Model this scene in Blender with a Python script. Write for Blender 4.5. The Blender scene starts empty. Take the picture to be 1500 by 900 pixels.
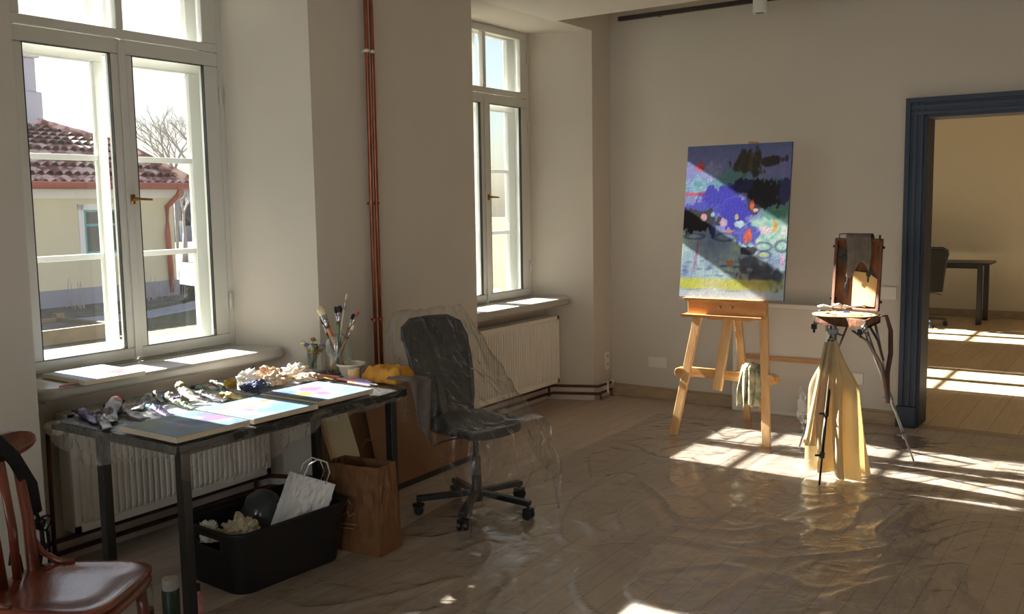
import bpy, bmesh, math, random
from mathutils import Vector, Matrix, Euler, noise
PI = math.pi
SC = bpy.context.scene
COL = SC.collection
R = math.radians

# ------------------------------------------------------------------ camera
H = 1.6
cam_d = bpy.data.cameras.new('camera')
cam = bpy.data.objects.new('camera', cam_d); COL.objects.link(cam)
SC.camera = cam
cam_d.sensor_fit = 'HORIZONTAL'; cam_d.sensor_width = 36.0
cam_d.lens = 1390.53 / 1500 * 36.0
cam_d.clip_start = 0.05; cam_d.clip_end = 500
def cam_matrix(yaw, pitch, roll):
    cy, sy, cp, sp, cr, sr = math.cos(yaw), math.sin(yaw), math.cos(pitch), math.sin(pitch), math.cos(roll), math.sin(roll)
    f = Vector((-sy*cp, cy*cp, -sp)); rt = Vector((cy, sy, 0)); up = rt.cross(f)
    r2 = rt*cr + up*sr; u2 = -rt*sr + up*cr
    return Matrix((r2, u2, -f)).transposed()
cam.matrix_world = Matrix.Translation((0, 0, H)) @ cam_matrix(0.5973921, 0.10832663, -0.01639756).to_4x4()

# ------------------------------------------------------------------ sky, sun, exposure
SUN_EL = R(31.2)
w = bpy.data.worlds.new('sky'); SC.world = w; w.use_nodes = True
nt = w.node_tree; nt.nodes.clear()
wo = nt.nodes.new('ShaderNodeOutputWorld'); bg = nt.nodes.new('ShaderNodeBackground')
sky = nt.nodes.new('ShaderNodeTexSky'); sky.sky_type = 'NISHITA'; sky.sun_disc = False
sky.sun_elevation = SUN_EL; sky.sun_rotation = R(-90); sky.air_density = 1.0; sky.dust_density = 1.5; sky.ozone_density = 1.0
tcw = nt.nodes.new('ShaderNodeTexCoord'); nzw = nt.nodes.new('ShaderNodeTexNoise'); nzw.inputs['Scale'].default_value = 2.2; nzw.inputs['Detail'].default_value = 6
rpw = nt.nodes.new('ShaderNodeValToRGB'); rpw.color_ramp.elements[0].position = .38; rpw.color_ramp.elements[1].position = .62
mxw = nt.nodes.new('ShaderNodeMix'); mxw.data_type = 'RGBA'; mxw.inputs['B'].default_value = (5.2, 5.4, 5.6, 1)
mlw = nt.nodes.new('ShaderNodeMath'); mlw.operation = 'MULTIPLY'; mlw.inputs[1].default_value = .4
nt.links.new(tcw.outputs['Generated'], nzw.inputs['Vector']); nt.links.new(nzw.outputs['Fac'], rpw.inputs['Fac'])
nt.links.new(rpw.outputs['Color'], mlw.inputs[0]); nt.links.new(mlw.outputs[0], mxw.inputs['Factor'])
nt.links.new(sky.outputs[0], mxw.inputs['A']); nt.links.new(mxw.outputs['Result'], bg.inputs['Color'])
bg.inputs['Strength'].default_value = 0.19
nt.links.new(bg.outputs[0], wo.inputs[0])

sl = bpy.data.lights.new('sun', 'SUN'); sl.energy = 44.0; sl.angle = R(0.6); sl.color = (1.0, 0.965, 0.92)
so = bpy.data.objects.new('sun', sl); COL.objects.link(so)
so.rotation_euler = Vector((1, -0.012, -math.tan(SUN_EL))).to_track_quat('-Z', 'Y').to_euler()

def area(name, loc, rot, sx, sy, energy, color=(1, 1, 1), portal=False):
    l = bpy.data.lights.new(name, 'AREA'); l.shape = 'RECTANGLE'; l.size = sx; l.size_y = sy
    l.energy = energy; l.color = color
    if portal: l.cycles.is_portal = True
    o = bpy.data.objects.new(name, l); COL.objects.link(o); o.location = loc; o.rotation_euler = rot
    return o
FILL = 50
# added fill lamps outside the two added windows behind the camera
area('rear_fill', (-1.9, -2.95, 1.9), (R(90), 0, 0), 1.2, 2.0, FILL, (0.93, 0.97, 1.0))
area('rear_fill', (0.9, -2.95, 1.9), (R(90), 0, 0), 1.2, 2.0, FILL, (0.93, 0.97, 1.0))
for yy in (2.84, 5.86, 9.0, 12.0):
    area('window_portal', (-4.6, yy, 1.9), (0, R(-90), 0), 2.2, 1.25, 1, portal=True)

SC.view_settings.view_transform = 'Standard'
SC.view_settings.look = 'None'
SC.view_settings.exposure = 0.08
SC.view_settings.gamma = 1.0
SC.view_settings.use_curve_mapping = False
SC.cycles.use_denoising = True
SC.cycles.max_bounces = 12; SC.cycles.diffuse_bounces = 6; SC.cycles.transparent_max_bounces = 24
SC.cycles.sample_clamp_indirect = 6.0

# ------------------------------------------------------------------ materials
def lin(c):
    return tuple(((v/255)/12.92 if v/255 <= .04045 else ((v/255+.055)/1.055)**2.4) for v in c)
MATS = {}
def mat(name, rgb, rough=.6, metal=0.0, bump=0.0, bscale=60.0, var=0.0, vscale=6.0, spec=.5, coat=0.0, stretch=None, rgb2=None, sheen=0, alpha=None, detail=4, sub=0.0):
    m = bpy.data.materials.new(name); m.use_nodes = True; MATS[name] = m
    n = m.node_tree; p = n.nodes['Principled BSDF']
    c = lin(rgb)
    p.inputs['Base Color'].default_value = (*c, 1); p.inputs['Roughness'].default_value = rough
    p.inputs['Metallic'].default_value = metal; p.inputs['Specular IOR Level'].default_value = spec
    p.inputs['Coat Weight'].default_value = coat; p.inputs['Coat Roughness'].default_value = .12
    p.inputs['Sheen Weight'].default_value = sheen
    tc = n.nodes.new('ShaderNodeTexCoord'); mp = n.nodes.new('ShaderNodeMapping'); n.links.new(tc.outputs['Object'], mp.inputs[0])
    if stretch: mp.inputs['Scale'].default_value = stretch
    if var > 0 or rgb2:
        nz = n.nodes.new('ShaderNodeTexNoise'); nz.inputs['Scale'].default_value = vscale; nz.inputs['Detail'].default_value = detail
        n.links.new(mp.outputs[0], nz.inputs['Vector'])
        rp = n.nodes.new('ShaderNodeValToRGB'); rp.color_ramp.elements[0].position = .35; rp.color_ramp.elements[1].position = .68
        c2 = lin(rgb2) if rgb2 else tuple(v*(1-var) for v in c)
        rp.color_ramp.elements[0].color = (*c2, 1); rp.color_ramp.elements[1].color = (*c, 1)
        n.links.new(nz.outputs['Fac'], rp.inputs['Fac']); n.links.new(rp.outputs['Color'], p.inputs['Base Color'])
    if bump > 0:
        nb = n.nodes.new('ShaderNodeTexNoise'); nb.inputs['Scale'].default_value = bscale; nb.inputs['Detail'].default_value = 4
        n.links.new(mp.outputs[0], nb.inputs['Vector'])
        b = n.nodes.new('ShaderNodeBump'); b.inputs['Strength'].default_value = bump; b.inputs['Distance'].default_value = .01
        n.links.new(nb.outputs['Fac'], b.inputs['Height']); n.links.new(b.outputs[0], p.inputs['Normal'])
    return m
def film(name, tint, haze, rough, ior=1.5, bump=.4, bscale=25, hazecol=(.9, .9, .88), stretch=None, gloss=1.0):
    """thin clear sheet: see-through, fresnel reflection, a little milky haze"""
    m = bpy.data.materials.new(name); m.use_nodes = True; MATS[name] = m
    n = m.node_tree; n.nodes.clear(); N = n.nodes.new; L = n.links.new
    out = N('ShaderNodeOutputMaterial'); tr = N('ShaderNodeBsdfTransparent'); tr.inputs[0].default_value = (*tint, 1)
    gl = N('ShaderNodeBsdfGlossy'); gl.inputs['Roughness'].default_value = rough
    df = N('ShaderNodeBsdfDiffuse'); df.inputs[0].default_value = (*hazecol, 1)
    tl = N('ShaderNodeBsdfTranslucent'); tl.inputs[0].default_value = (*hazecol, 1)
    dd = N('ShaderNodeMixShader'); dd.inputs[0].default_value = .4; L(df.outputs[0], dd.inputs[1]); L(tl.outputs[0], dd.inputs[2])
    m1 = N('ShaderNodeMixShader'); m1.inputs[0].default_value = haze; L(tr.outputs[0], m1.inputs[1]); L(dd.outputs[0], m1.inputs[2])
    ge = N('ShaderNodeNewGeometry'); dt = N('ShaderNodeVectorMath'); dt.operation = 'DOT_PRODUCT'; L(ge.outputs['Incoming'], dt.inputs[0]); L(ge.outputs['Normal'], dt.inputs[1])
    ab = N('ShaderNodeMath'); ab.operation = 'ABSOLUTE'; L(dt.outputs['Value'], ab.inputs[0])
    om = N('ShaderNodeMath'); om.operation = 'SUBTRACT'; om.use_clamp = True; om.inputs[0].default_value = 1; L(ab.outputs[0], om.inputs[1])
    pw = N('ShaderNodeMath'); pw.operation = 'POWER'; pw.inputs[1].default_value = 5; L(om.outputs[0], pw.inputs[0])
    ml = N('ShaderNodeMath'); ml.operation = 'MULTIPLY_ADD'; ml.use_clamp = True; ml.inputs[1].default_value = .95*gloss; ml.inputs[2].default_value = .045*gloss; L(pw.outputs[0], ml.inputs[0])
    m2 = N('ShaderNodeMixShader'); L(ml.outputs[0], m2.inputs[0]); L(m1.outputs[0], m2.inputs[1]); L(gl.outputs[0], m2.inputs[2])
    if bump > 0:
        tc = N('ShaderNodeTexCoord'); mp = N('ShaderNodeMapping'); L(tc.outputs['Object'], mp.inputs[0])
        if stretch: mp.inputs['Scale'].default_value = stretch
        nz = N('ShaderNodeTexNoise'); nz.inputs['Scale'].default_value = bscale; nz.inputs['Detail'].default_value = 5; nz.inputs['Distortion'].default_value = 1.2
        L(mp.outputs[0], nz.inputs['Vector'])
        b = N('ShaderNodeBump'); b.inputs['Strength'].default_value = bump; b.inputs['Distance'].default_value = .02
        L(nz.outputs['Fac'], b.inputs['Height'])
        for s in (gl, df): L(b.outputs[0], s.inputs['Normal'])
        L(b.outputs[0], dt.inputs[1])
    L(m2.outputs[0], out.inputs[0])
    return m
def wood(name, a, b, rough=.5, scale=(1, 1, 1), coat=0.0, knots=8.0):
    m = mat(name, a, rough, rgb2=b, vscale=knots, stretch=scale, bump=.12, bscale=40, coat=coat, detail=6)
    return m
def plank_floor(name, a, b, gap, pw, pl, rough=.45):
    m = bpy.data.materials.new(name); m.use_nodes = True; MATS[name] = m
    n = m.node_tree; p = n.nodes['Principled BSDF']; N = n.nodes.new; L = n.links.new
    tc = N('ShaderNodeTexCoord'); mp = N('ShaderNodeMapping'); mp.inputs['Rotation'].default_value = (0, 0, R(90))
    L(tc.outputs['Object'], mp.inputs[0])
    br = N('ShaderNodeTexBrick'); br.inputs['Scale'].default_value = 1; br.inputs['Brick Width'].default_value = pl; br.inputs['Row Height'].default_value = pw
    br.inputs['Mortar Size'].default_value = .0025; br.inputs['Mortar Smooth'].default_value = .3; br.inputs['Bias'].default_value = 0
    br.inputs['Color1'].default_value = (*lin(a), 1); br.inputs['Color2'].default_value = (*lin(b), 1); br.inputs['Mortar'].default_value = (*lin(gap), 1)
    br.offset = .37; br.offset_frequency = 2
    L(mp.outputs[0], br.inputs['Vector'])
    mp2 = N('ShaderNodeMapping'); mp2.inputs['Scale'].default_value = (14, 1.2, 1); L(tc.outputs['Object'], mp2.inputs[0])
    nz = N('ShaderNodeTexNoise'); nz.inputs['Scale'].default_value = 3; nz.inputs['Detail'].default_value = 7; L(mp2.outputs[0], nz.inputs['Vector'])
    rp = N('ShaderNodeValToRGB'); rp.color_ramp.elements[0].position = .3; rp.color_ramp.elements[1].position = .7
    rp.color_ramp.elements[0].color = (.84, .83, .82, 1); rp.color_ramp.elements[1].color = (1, 1, 1, 1); L(nz.outputs['Fac'], rp.inputs['Fac'])
    mx = N('ShaderNodeMix'); mx.data_type = 'RGBA'; mx.blend_type = 'MULTIPLY'; mx.inputs['Factor'].default_value = 1
    L(br.outputs['Color'], mx.inputs['A']); L(rp.outputs['Color'], mx.inputs['B']); L(mx.outputs['Result'], p.inputs['Base Color'])
    p.inputs['Roughness'].default_value = rough
    b = N('ShaderNodeBump'); b.inputs['Strength'].default_value = .25; b.inputs['Distance'].default_value = .004; b.invert = True
    L(br.outputs['Fac'], b.inputs['Height']); L(b.outputs[0], p.inputs['Normal'])
    return m
def painted(name, attr='paint', rough=.5, bump=.25):
    m = bpy.data.materials.new(name); m.use_nodes = True; MATS[name] = m
    n = m.node_tree; p = n.nodes['Principled BSDF']; N = n.nodes.new; L = n.links.new
    a = N('ShaderNodeAttribute'); a.attribute_name = attr; L(a.outputs['Color'], p.inputs['Base Color'])
    p.inputs['Roughness'].default_value = rough
    tc = N('ShaderNodeTexCoord'); nz = N('ShaderNodeTexNoise'); nz.inputs['Scale'].default_value = 90; L(tc.outputs['Object'], nz.inputs['Vector'])
    b = N('ShaderNodeBump'); b.inputs['Strength'].default_value = bump; b.inputs['Distance'].default_value = .003
    L(nz.outputs['Fac'], b.inputs['Height']); L(b.outputs[0], p.inputs['Normal'])
    return m

WALL = mat('plaster_wall', (205, 197, 184), .85, bump=.06, bscale=35, var=.05, vscale=1.4)
WHITE = mat('white_frame_paint', (210, 210, 203), .35, bump=.03, bscale=30)
SILL = mat('sill_paint', (176, 172, 163), .3)
CEIL = mat('ceiling_paint', (218, 212, 202), .8)
RADI = mat('radiator_enamel', (222, 216, 206), .3)
FLOOR = plank_floor('whitewashed_planks', (190, 174, 160), (180, 164, 150), (146, 130, 116), .115, 1.6, .4)
FLOOR2 = plank_floor('pale_wood_boards', (216, 194, 160), (202, 176, 142), (150, 124, 96), .19, 2.4, .4)
DOORB = mat('blue_grey_door_paint', (47, 60, 79), .5, bump=.04)
COPPERD = mat('dull_dark_copper', (104, 62, 50), .5, metal=.6, var=.4, vscale=9)
COPPER = mat('copper_pipe', (172, 100, 76), .34, metal=.8, var=.35, vscale=9)
BLACKM = mat('black_metal', (22, 21, 22), .35)
BLACKP = mat('black_plastic', (16, 16, 17), .42)
BASKETM = mat('black_basket_plastic', (13, 13, 14), .5)
MESHB = mat('black_mesh_fabric', (15, 15, 17), .8, bump=.5, bscale=350)
CHROME = mat('chrome', (190, 190, 192), .2, metal=1)
ALU = mat('brushed_aluminium', (150, 150, 152), .3, metal=.9)
BRASS = mat('brass', (150, 112, 55), .3, metal=.9)
PINE = wood('varnished_pine', (220, 180, 128), (204, 154, 98), .42, (3, 3, .5), coat=.15)
PINEX = wood('varnished_pine_board', (218, 170, 112), (194, 134, 78), .42, (.5, 3, 3), coat=.15)
REDWOOD = wood('reddish_varnished_wood', (122, 54, 30), (80, 32, 18), .28, (2, 2, .6), coat=.5)
SEATW = wood('worn_varnished_seat_wood', (128, 62, 36), (90, 40, 24), .24, (2, 1, 1), coat=.6, knots=4)
OLDWOOD = mat('old_box_wood', (134, 86, 52), .6, rgb2=(78, 46, 30), vscale=9, bump=.3, bscale=30, stretch=(2, 2, .7))
PALEPLY = mat('pale_plywood', (196, 164, 112), .5, var=.15, vscale=12)
CARD = mat('cardboard_brown', (134, 98, 68), .8, bump=.1, bscale=40, var=.12, vscale=4)
KRAFT = mat('kraft_paper', (122, 82, 48), .7, bump=.35, bscale=14, var=.15, vscale=5)
WPAPER = mat('white_paper', (232, 230, 228), .7, bump=.3, bscale=18)
CREAM = mat('cream_canvas_cloth', (214, 200, 168), .85, bump=.3, bscale=60, var=.15, vscale=8)
SKIRT = wood('dull_skirting_wood', (176, 156, 128), (158, 138, 110), .5, (1, 1, 6))
FABB = mat('black_webbing', (14, 14, 16), .8, bump=.4, bscale=200)
GREYC = mat('grey_rag_cloth', (112, 104, 100), .9, bump=.4, bscale=50, var=.3, vscale=14)
YELC = mat('yellow_rubber_cloth', (206, 152, 46), .7, bump=.6, bscale=30, rgb2=(176, 116, 28), vscale=12)
PLAST = mat('white_plastic_fitting', (224, 216, 200), .4)
GLASS = film('window_glass', (.975, .985, .98), .002, .0, bump=0, gloss=.8)
JARG = film('jar_glass', (.9, .94, .92), .03, .03, bump=.1, bscale=20, gloss=1.6)
FILMF = film('clear_floor_film', (.93, .92, .9), .05, .13, bump=.5, bscale=7, gloss=1.5, hazecol=(.85, .82, .78))
FILMC = film('clear_wrap_film', (.96, .96, .95), .022, .06, bump=1.0, bscale=16, gloss=1.7)
FILMT = film('clear_table_film', (.95, .96, .97), .12, .12, bump=.7, bscale=30, gloss=1.5)

# ------------------------------------------------------------------ mesh helper
class MB:
    def __init__(s): s.bm = bmesh.new()
    def vs(s, pts): return [s.bm.verts.new(p) for p in pts]
    def face(s, v):
        try: return s.bm.faces.new(v)
        except ValueError: return None
    def box(s, c, size, rot=None, taper=1.0):
        x, y, z = size[0]/2, size[1]/2, size[2]/2
        M = rot if rot is not None else Matrix.Identity(3)
        if isinstance(M, (tuple, list)): M = Euler(M).to_matrix()
        c = Vector(c); P = []
        for dz in (-1, 1):
            t = taper if dz > 0 else 1
            for dx, dy in ((-1, -1), (1, -1), (1, 1), (-1, 1)): P.append(c + M @ Vector((dx*x*t, dy*y*t, dz*z)))
        v = s.vs(P)
        for f in ((0, 3, 2, 1), (4, 5, 6, 7), (0, 1, 5, 4), (1, 2, 6, 5), (2, 3, 7, 6), (3, 0, 4, 7)): s.face([v[i] for i in f])
        return s
    def span(s, a, b):
        a = Vector(a); b = Vector(b)
        return s.box((a+b)/2, [abs(b[i]-a[i]) for i in range(3)])
    def beam(s, p0, p1, wd, th, up=(0, 0, 1)):
        """rectangular bar from p0 to p1; wd along side axis, th along the up-ish axis"""
        p0 = Vector(p0); p1 = Vector(p1); d = (p1-p0); L = d.length; d.normalize()
        u = Vector(up); sd = d.cross(u)
        if sd.length < 1e-4: sd = d.cross(Vector((0, 1, 0)))
        sd.normalize(); u = sd.cross(d)
        M = Matrix((sd, u, d)).transposed()
        return s.box((p0+p1)/2, (wd, th, L), M)
    def ring(s, c, d, r, n, ry=None, up=None):
        d = Vector(d).normalized(); u = Vector(up) if up else (Vector((0, 0, 1)) if abs(d.z) < .95 else Vector((0, 1, 0)))
        a = d.cross(u).normalized(); b = a.cross(d)
        ry = r if ry is None else ry
        return s.vs([Vector(c) + a*math.cos(2*PI*i/n)*r + b*math.sin(2*PI*i/n)*ry for i in range(n)])
    def bridge(s, A, B):
        n = len(A)
        for i in range(n): s.face((A[i], A[(i+1) % n], B[(i+1) % n], B[i]))
    def cyl(s, p0, p1, r0, r1=None, n=16, caps=True):
        r1 = r0 if r1 is None else r1; d = Vector(p1)-Vector(p0)
        A = s.ring(p0, d, r0, n); B = s.ring(p1, d, r1, n); s.bridge(A, B)
        if caps: s.face(A[::-1]); s.face(B)
        return s
    def tube(s, pts, r, n=10, caps=True, flat=None, up=None):
        pts = [Vector(p) for p in pts]; rings = []
        for i, p in enumerate(pts):
            d = (pts[min(i+1, len(pts)-1)] - pts[max(i-1, 0)])
            rr = r[i] if isinstance(r, (list, tuple)) else r
            rings.append(s.ring(p, d, rr, n, rr*flat if flat else None, up))
        for a, b in zip(rings, rings[1:]): s.bridge(a, b)
        if caps: s.face(rings[0][::-1]); s.face(rings[-1])
        return s
    def lathe(s, prof, c=(0, 0, 0), n=24, M=None):
        c = Vector(c); rings = []
        for r, z in prof:
            if r < 1e-5:
                p = Vector((0, 0, z)); p = (M @ p if M else p) + c; rings.append([s.bm.verts.new(p)])
            else:
                P = []
                for i in range(n):
                    p = Vector((r*math.cos(2*PI*i/n), r*math.sin(2*PI*i/n), z)); P.append((M @ p if M else p) + c)
                rings.append(s.vs(P))
        for A, B in zip(rings, rings[1:]):
            if len(A) == 1 and len(B) > 1:
                for i in range(n): s.face((A[0], B[(i+1) % n], B[i]))
            elif len(B) == 1 and len(A) > 1:
                for i in range(n): s.face((A[i], A[(i+1) % n], B[0]))
            elif len(A) > 1: s.bridge(A, B)
        return s
    def prism(s, poly, z0, z1):
        A = s.vs([(x, y, z0) for x, y in poly]); B = s.vs([(x, y, z1) for x, y in poly])
        s.bridge(A, B); s.face(A[::-1]); s.face(B); return s
    def extrude(s, poly, vec):
        A = s.vs(poly); B = s.vs([Vector(p)+Vector(vec) for p in poly]); s.bridge(A, B); s.face(A[::-1]); s.face(B); return s
    def grid(s, f, nu, nv, closed_u=False, skip=None):
        V = [[s.bm.verts.new(f(i/(nu if closed_u else nu), j/nv)) for j in range(nv+1)] for i in range(nu if closed_u else nu+1)]
        for i in range(nu):
            for j in range(nv):
                if skip and skip(i, j): continue
                a = V[i]; b = V[(i+1) % len(V)]
                s.face((a[j], b[j], b[j+1], a[j+1]))
        return V
    def blob(s, c, r, amp=.2, fr=8, seed=0, sub=3, flatz=None):
        t = bmesh.new(); bmesh.ops.create_icosphere(t, subdivisions=sub, radius=1)
        c = Vector(c); mp = {}
        for v in t.verts:
            d = v.co.normalized(); k = 1 + amp*noise.fractal(d*fr*.3+Vector((seed*3.1, seed, 0)), 1, 2, 3)*1.6
            p = Vector((d.x*r[0]*k, d.y*r[1]*k, d.z*r[2]*k))
            if flatz is not None: p.z = max(p.z, flatz - c.z)
            mp[v] = s.bm.verts.new(c+p)
        for f in t.faces: s.face([mp[v] for v in f.verts])
        t.free(); return s
    def build(s, name, m, parent=None, bevel=0, smooth=False, solid=0, sub=0, seg=2, angle=35):
        bmesh.ops.recalc_face_normals(s.bm, faces=s.bm.faces)
        me = bpy.data.meshes.new(name)
        o = bpy.data.objects.new(name, me); COL.objects.link(o)
        if parent is not None:
            Mi = WM[parent.name].inverted(); o.parent = parent; WM[o.name] = WM[parent.name].copy()
        else:
            xs = [v.co for v in s.bm.verts]
            c = Vector(((min(v.x for v in xs)+max(v.x for v in xs))/2, (min(v.y for v in xs)+max(v.y for v in xs))/2, min(v.z for v in xs)))
            Mi = Matrix.Translation(-c); o.location = c; WM[o.name] = Matrix.Translation(c)
        bmesh.ops.transform(s.bm, matrix=Mi, verts=s.bm.verts)
        s.bm.to_mesh(me); s.bm.free(); me.materials.append(m)
        if smooth: me.polygons.foreach_set('use_smooth', [True]*len(me.polygons))
        if solid:
            d = o.modifiers.new('solid', 'SOLIDIFY'); d.thickness = solid; d.offset = 0
        if bevel:
            d = o.modifiers.new('bevel', 'BEVEL'); d.width = bevel; d.segments = seg; d.limit_method = 'ANGLE'; d.angle_limit = R(angle)
            if not smooth:
                me.polygons.foreach_set('use_smooth', [True]*len(me.polygons))
                d.harden_normals = True
        if sub:
            d = o.modifiers.new('sub', 'SUBSURF'); d.levels = sub; d.render_levels = sub
        return o
    def build_each(s, name, m, parent=None, **kw):
        """one object per loose piece"""
        s.bm.verts.ensure_lookup_table(); left = set(s.bm.verts)
        while left:
            st = [left.pop()]; isl = set(st)
            while st:
                v = st.pop()
                for e in v.link_edges:
                    o = e.other_vert(v)
                    if o not in isl: isl.add(o); left.discard(o); st.append(o)
            q = MB(); mp = {v: q.bm.verts.new(v.co) for v in sorted(isl, key=lambda v: v.index)}
            for f in {f for v in isl for f in v.link_faces}: q.face([mp[v] for v in f.verts])
            q.build(name, m, parent, **kw)
        s.bm.free()
WM = {}
def tag(o, label=None, cat=None, group=None, kind=None):
    if label: o['label'] = label
    if cat: o['category'] = cat
    if group: o['group'] = group
    if kind: o['kind'] = kind
    return o
def thing(name, label, cat, loc=(0, 0, 0), rz=0.0, group=None, kind=None):
    o = bpy.data.objects.new(name, None); COL.objects.link(o); o.empty_display_size = .1
    o.location = loc; o.rotation_euler = (0, 0, rz)
    WM[o.name] = Matrix.Translation(loc) @ Matrix.Rotation(rz, 4, 'Z')
    return tag(o, label, cat, group, kind)
def S(o): o['kind'] = 'structure'; return o

def paint_surface(o_mb_f, nu, nv, colf, name, m, parent):
    mb = MB(); V = mb.grid(o_mb_f, nu, nv)
    cl = mb.bm.loops.layers.float_color.new('paint')
    idx = {}
    for i, row in enumerate(V):
        for j, v in enumerate(row): idx[v] = (*lin(tuple(max(0, min(255, k)) for k in colf(i/nu, j/nv))), 1)
    for f in mb.bm.faces:
        for l in f.loops: l[cl] = idx[l.vert]
    return mb.build(name, m, parent)

# ================================================================== THE ROOM
XF, XW, XO = -3.73, -4.20, -4.45       # wall face, inner window plane, outer face
YB = 6.95
ZC, ZS = 3.30, 2.935
YC = [2.84, 5.86]
# floors
S(MB().span((-4.45, -3.0, -.12), (3.0, 7.04, 0)).build('floor', FLOOR))
S(MB().span((-5.2, 7.04, -.12), (3.4, 13.85, 0)).build('floor', FLOOR2))
S(MB().span((-4.45, -3.0, ZC), (3.0, 7.2, ZC+.15)).build('ceiling', CEIL))
S(MB().span((-5.2, 7.2, ZC), (3.4, 13.85, ZC+.15)).build('ceiling', CEIL))
# left wall: piers with splayed reveals, aprons below the windows, lintels above
edges = [-3.0]
for yc in YC:
    edges += [yc-.79, yc+.79]
edges.append(7.2)
for k in range(0, len(edges), 2):
    a, b = edges[k], edges[k+1]
    ia = a if k == 0 else a-.18
    ib = b if k == len(edges)-2 else b+.18
    S(MB().prism([(XF, a), (XF, b), (XW, ib), (XO, ib), (XO, ia), (XW, ia)], 0, ZC).build('wall_left', WALL))
for yc in YC:
    S(MB().span((XO, yc-.62, 0), (-4.09, yc+.62, .80)).span((XO, yc-.62, .80), (XW-.01, yc+.62, .852)).build('wall_left', WALL))
    S(MB().prism([(XF, yc-.79), (XF, yc+.79), (XO, yc+.79), (XO, yc-.79)], ZS, ZC).build('wall_left', WALL))
# back wall with door opening
DX0, DX1, DZ = -1.335, 0.62, 2.15
mb = MB()
mb.span((XF-.02, YB, 0), (DX0, 7.2, ZC)).span((DX1, YB, 0), (3.0, 7.2, ZC)).span((DX0, YB, DZ), (DX1, 7.2, ZC))
S(mb.build('wall_back', WALL))
# right wall and the wall behind the camera (with two window openings added for the fill light)
S(MB().span((3.0, -3.0, 0), (3.2, 7.2, ZC)).build('wall_right', WALL))
mb = MB()
for a, b in ((XF-.4, -2.55), (-1.25, .25), (1.55, 3.2)): mb.span((a, -2.9, 0), (b, -2.6, ZC))
for a, b in ((-2.55, -1.25), (.25, 1.55)): mb.span((a, -2.9, 0), (b, -2.6, .85)).span((a, -2.9, ZS), (b, -2.6, ZC))
S(mb.build('wall_front', WALL))
# the ceiling drop that spans the room
S(MB().span((XF-.01, 4.3, 2.925), (3.0, 6.10, ZC)).build('trim_1', CEIL, bevel=.006))
# far room
WALL2 = mat('plaster_wall_far', (224, 214, 192), .85, bump=.05, bscale=35)
S(MB().span((-5.2, 13.85, 0), (3.4, 14.0, ZC)).build('wall_far', WALL2))
S(MB().span((3.0, 7.2, 0), (3.2, 13.85, ZC)).build('wall_far_right', WALL2))
mb = MB(); FARW = [(9.0, -.21), (12.0, -.43)]
prev = 7.2
for k, (yc, dx) in enumerate(FARW):
    nxt = 10.5 if k == 0 else 13.85
    for a, b in ((prev, yc-.62), (yc+.62, nxt)): mb.span((XO+dx-.05, a, 0), (XF+dx, b, ZC))
    mb.span((XO+dx-.05, yc-.62, 0), (XF+dx, yc+.62, .84)).span((XO+dx-.05, yc-.62, ZS), (XF+dx, yc+.62, ZC))
    prev = nxt
S(mb.build('wall_far_left', WALL2))

# skirtings
mb = MB().span((XF+.03, YB-.022, 0), (-1.451, YB, .085)).span((XF+.03, YB-.03, 0), (-1.451, YB, .03)).span((XF+.03, YB-.014, .085), (-1.451, YB, .1))
S(mb.build('baseboard_back', SKIRT, bevel=.004))
S(MB().span((XF, 3.70, 0), (XF+.022, 5.02, .09)).build('baseboard_left', SKIRT, bevel=.004))
S(MB().span((-4, 13.83, 0), (3.0, 13.85, .1)).build('baseboard_far', SKIRT, bevel=.004))

# door casing
d = thing('door_1', None, None, (DX0, YB, 0), kind='structure')
mb = MB()
for x0, x1, t in ((-1.451, -1.335, .022), (-1.451, -1.418, .04), (-1.36, -1.335, .03), (-1.405, -1.375, .03)):
    mb.span((x0, YB-t, .15), (x1, YB, 2.265))
for x0, x1, t in ((DX1, DX1+.116, .022), (DX1+.083, DX1+.116, .04), (DX1, DX1+.025, .03), (DX1+.04, DX1+.07, .03)):
    mb.span((x0, YB-t, .15), (x1, YB, 2.265))
for z0, z1, t in ((2.15, 2.265, .022), (2.232, 2.265, .04), (2.15, 2.175, .03), (2.19, 2.22, .03)):
    mb.span((-1.451, YB-t-.001, z0), (DX1+.116, YB, z1))
mb.build('architrave', DOORB, d, bevel=.004)
MB().span((-1.462, YB-.05, 0), (-1.33, YB, .15)).span((DX1-.005, YB-.05, 0), (DX1+.127, YB, .15)).build_each('plinth_block', DOORB, d, bevel=.006)
MB().span((DX0-.001, YB, 0), (DX0+.018, 7.205, DZ)).span((DX1-.018, YB, 0), (DX1+.001, 7.205, DZ)).span((DX0, YB, DZ-.018), (DX1, 7.205, DZ+.001)).build('door_lining', DOORB, d, bevel=.003)
S(MB().span((DX0+.018, YB-.01, 0), (DX1-.018, YB+.09, .008)).build('trim_2', SKIRT, bevel=.002))

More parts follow.
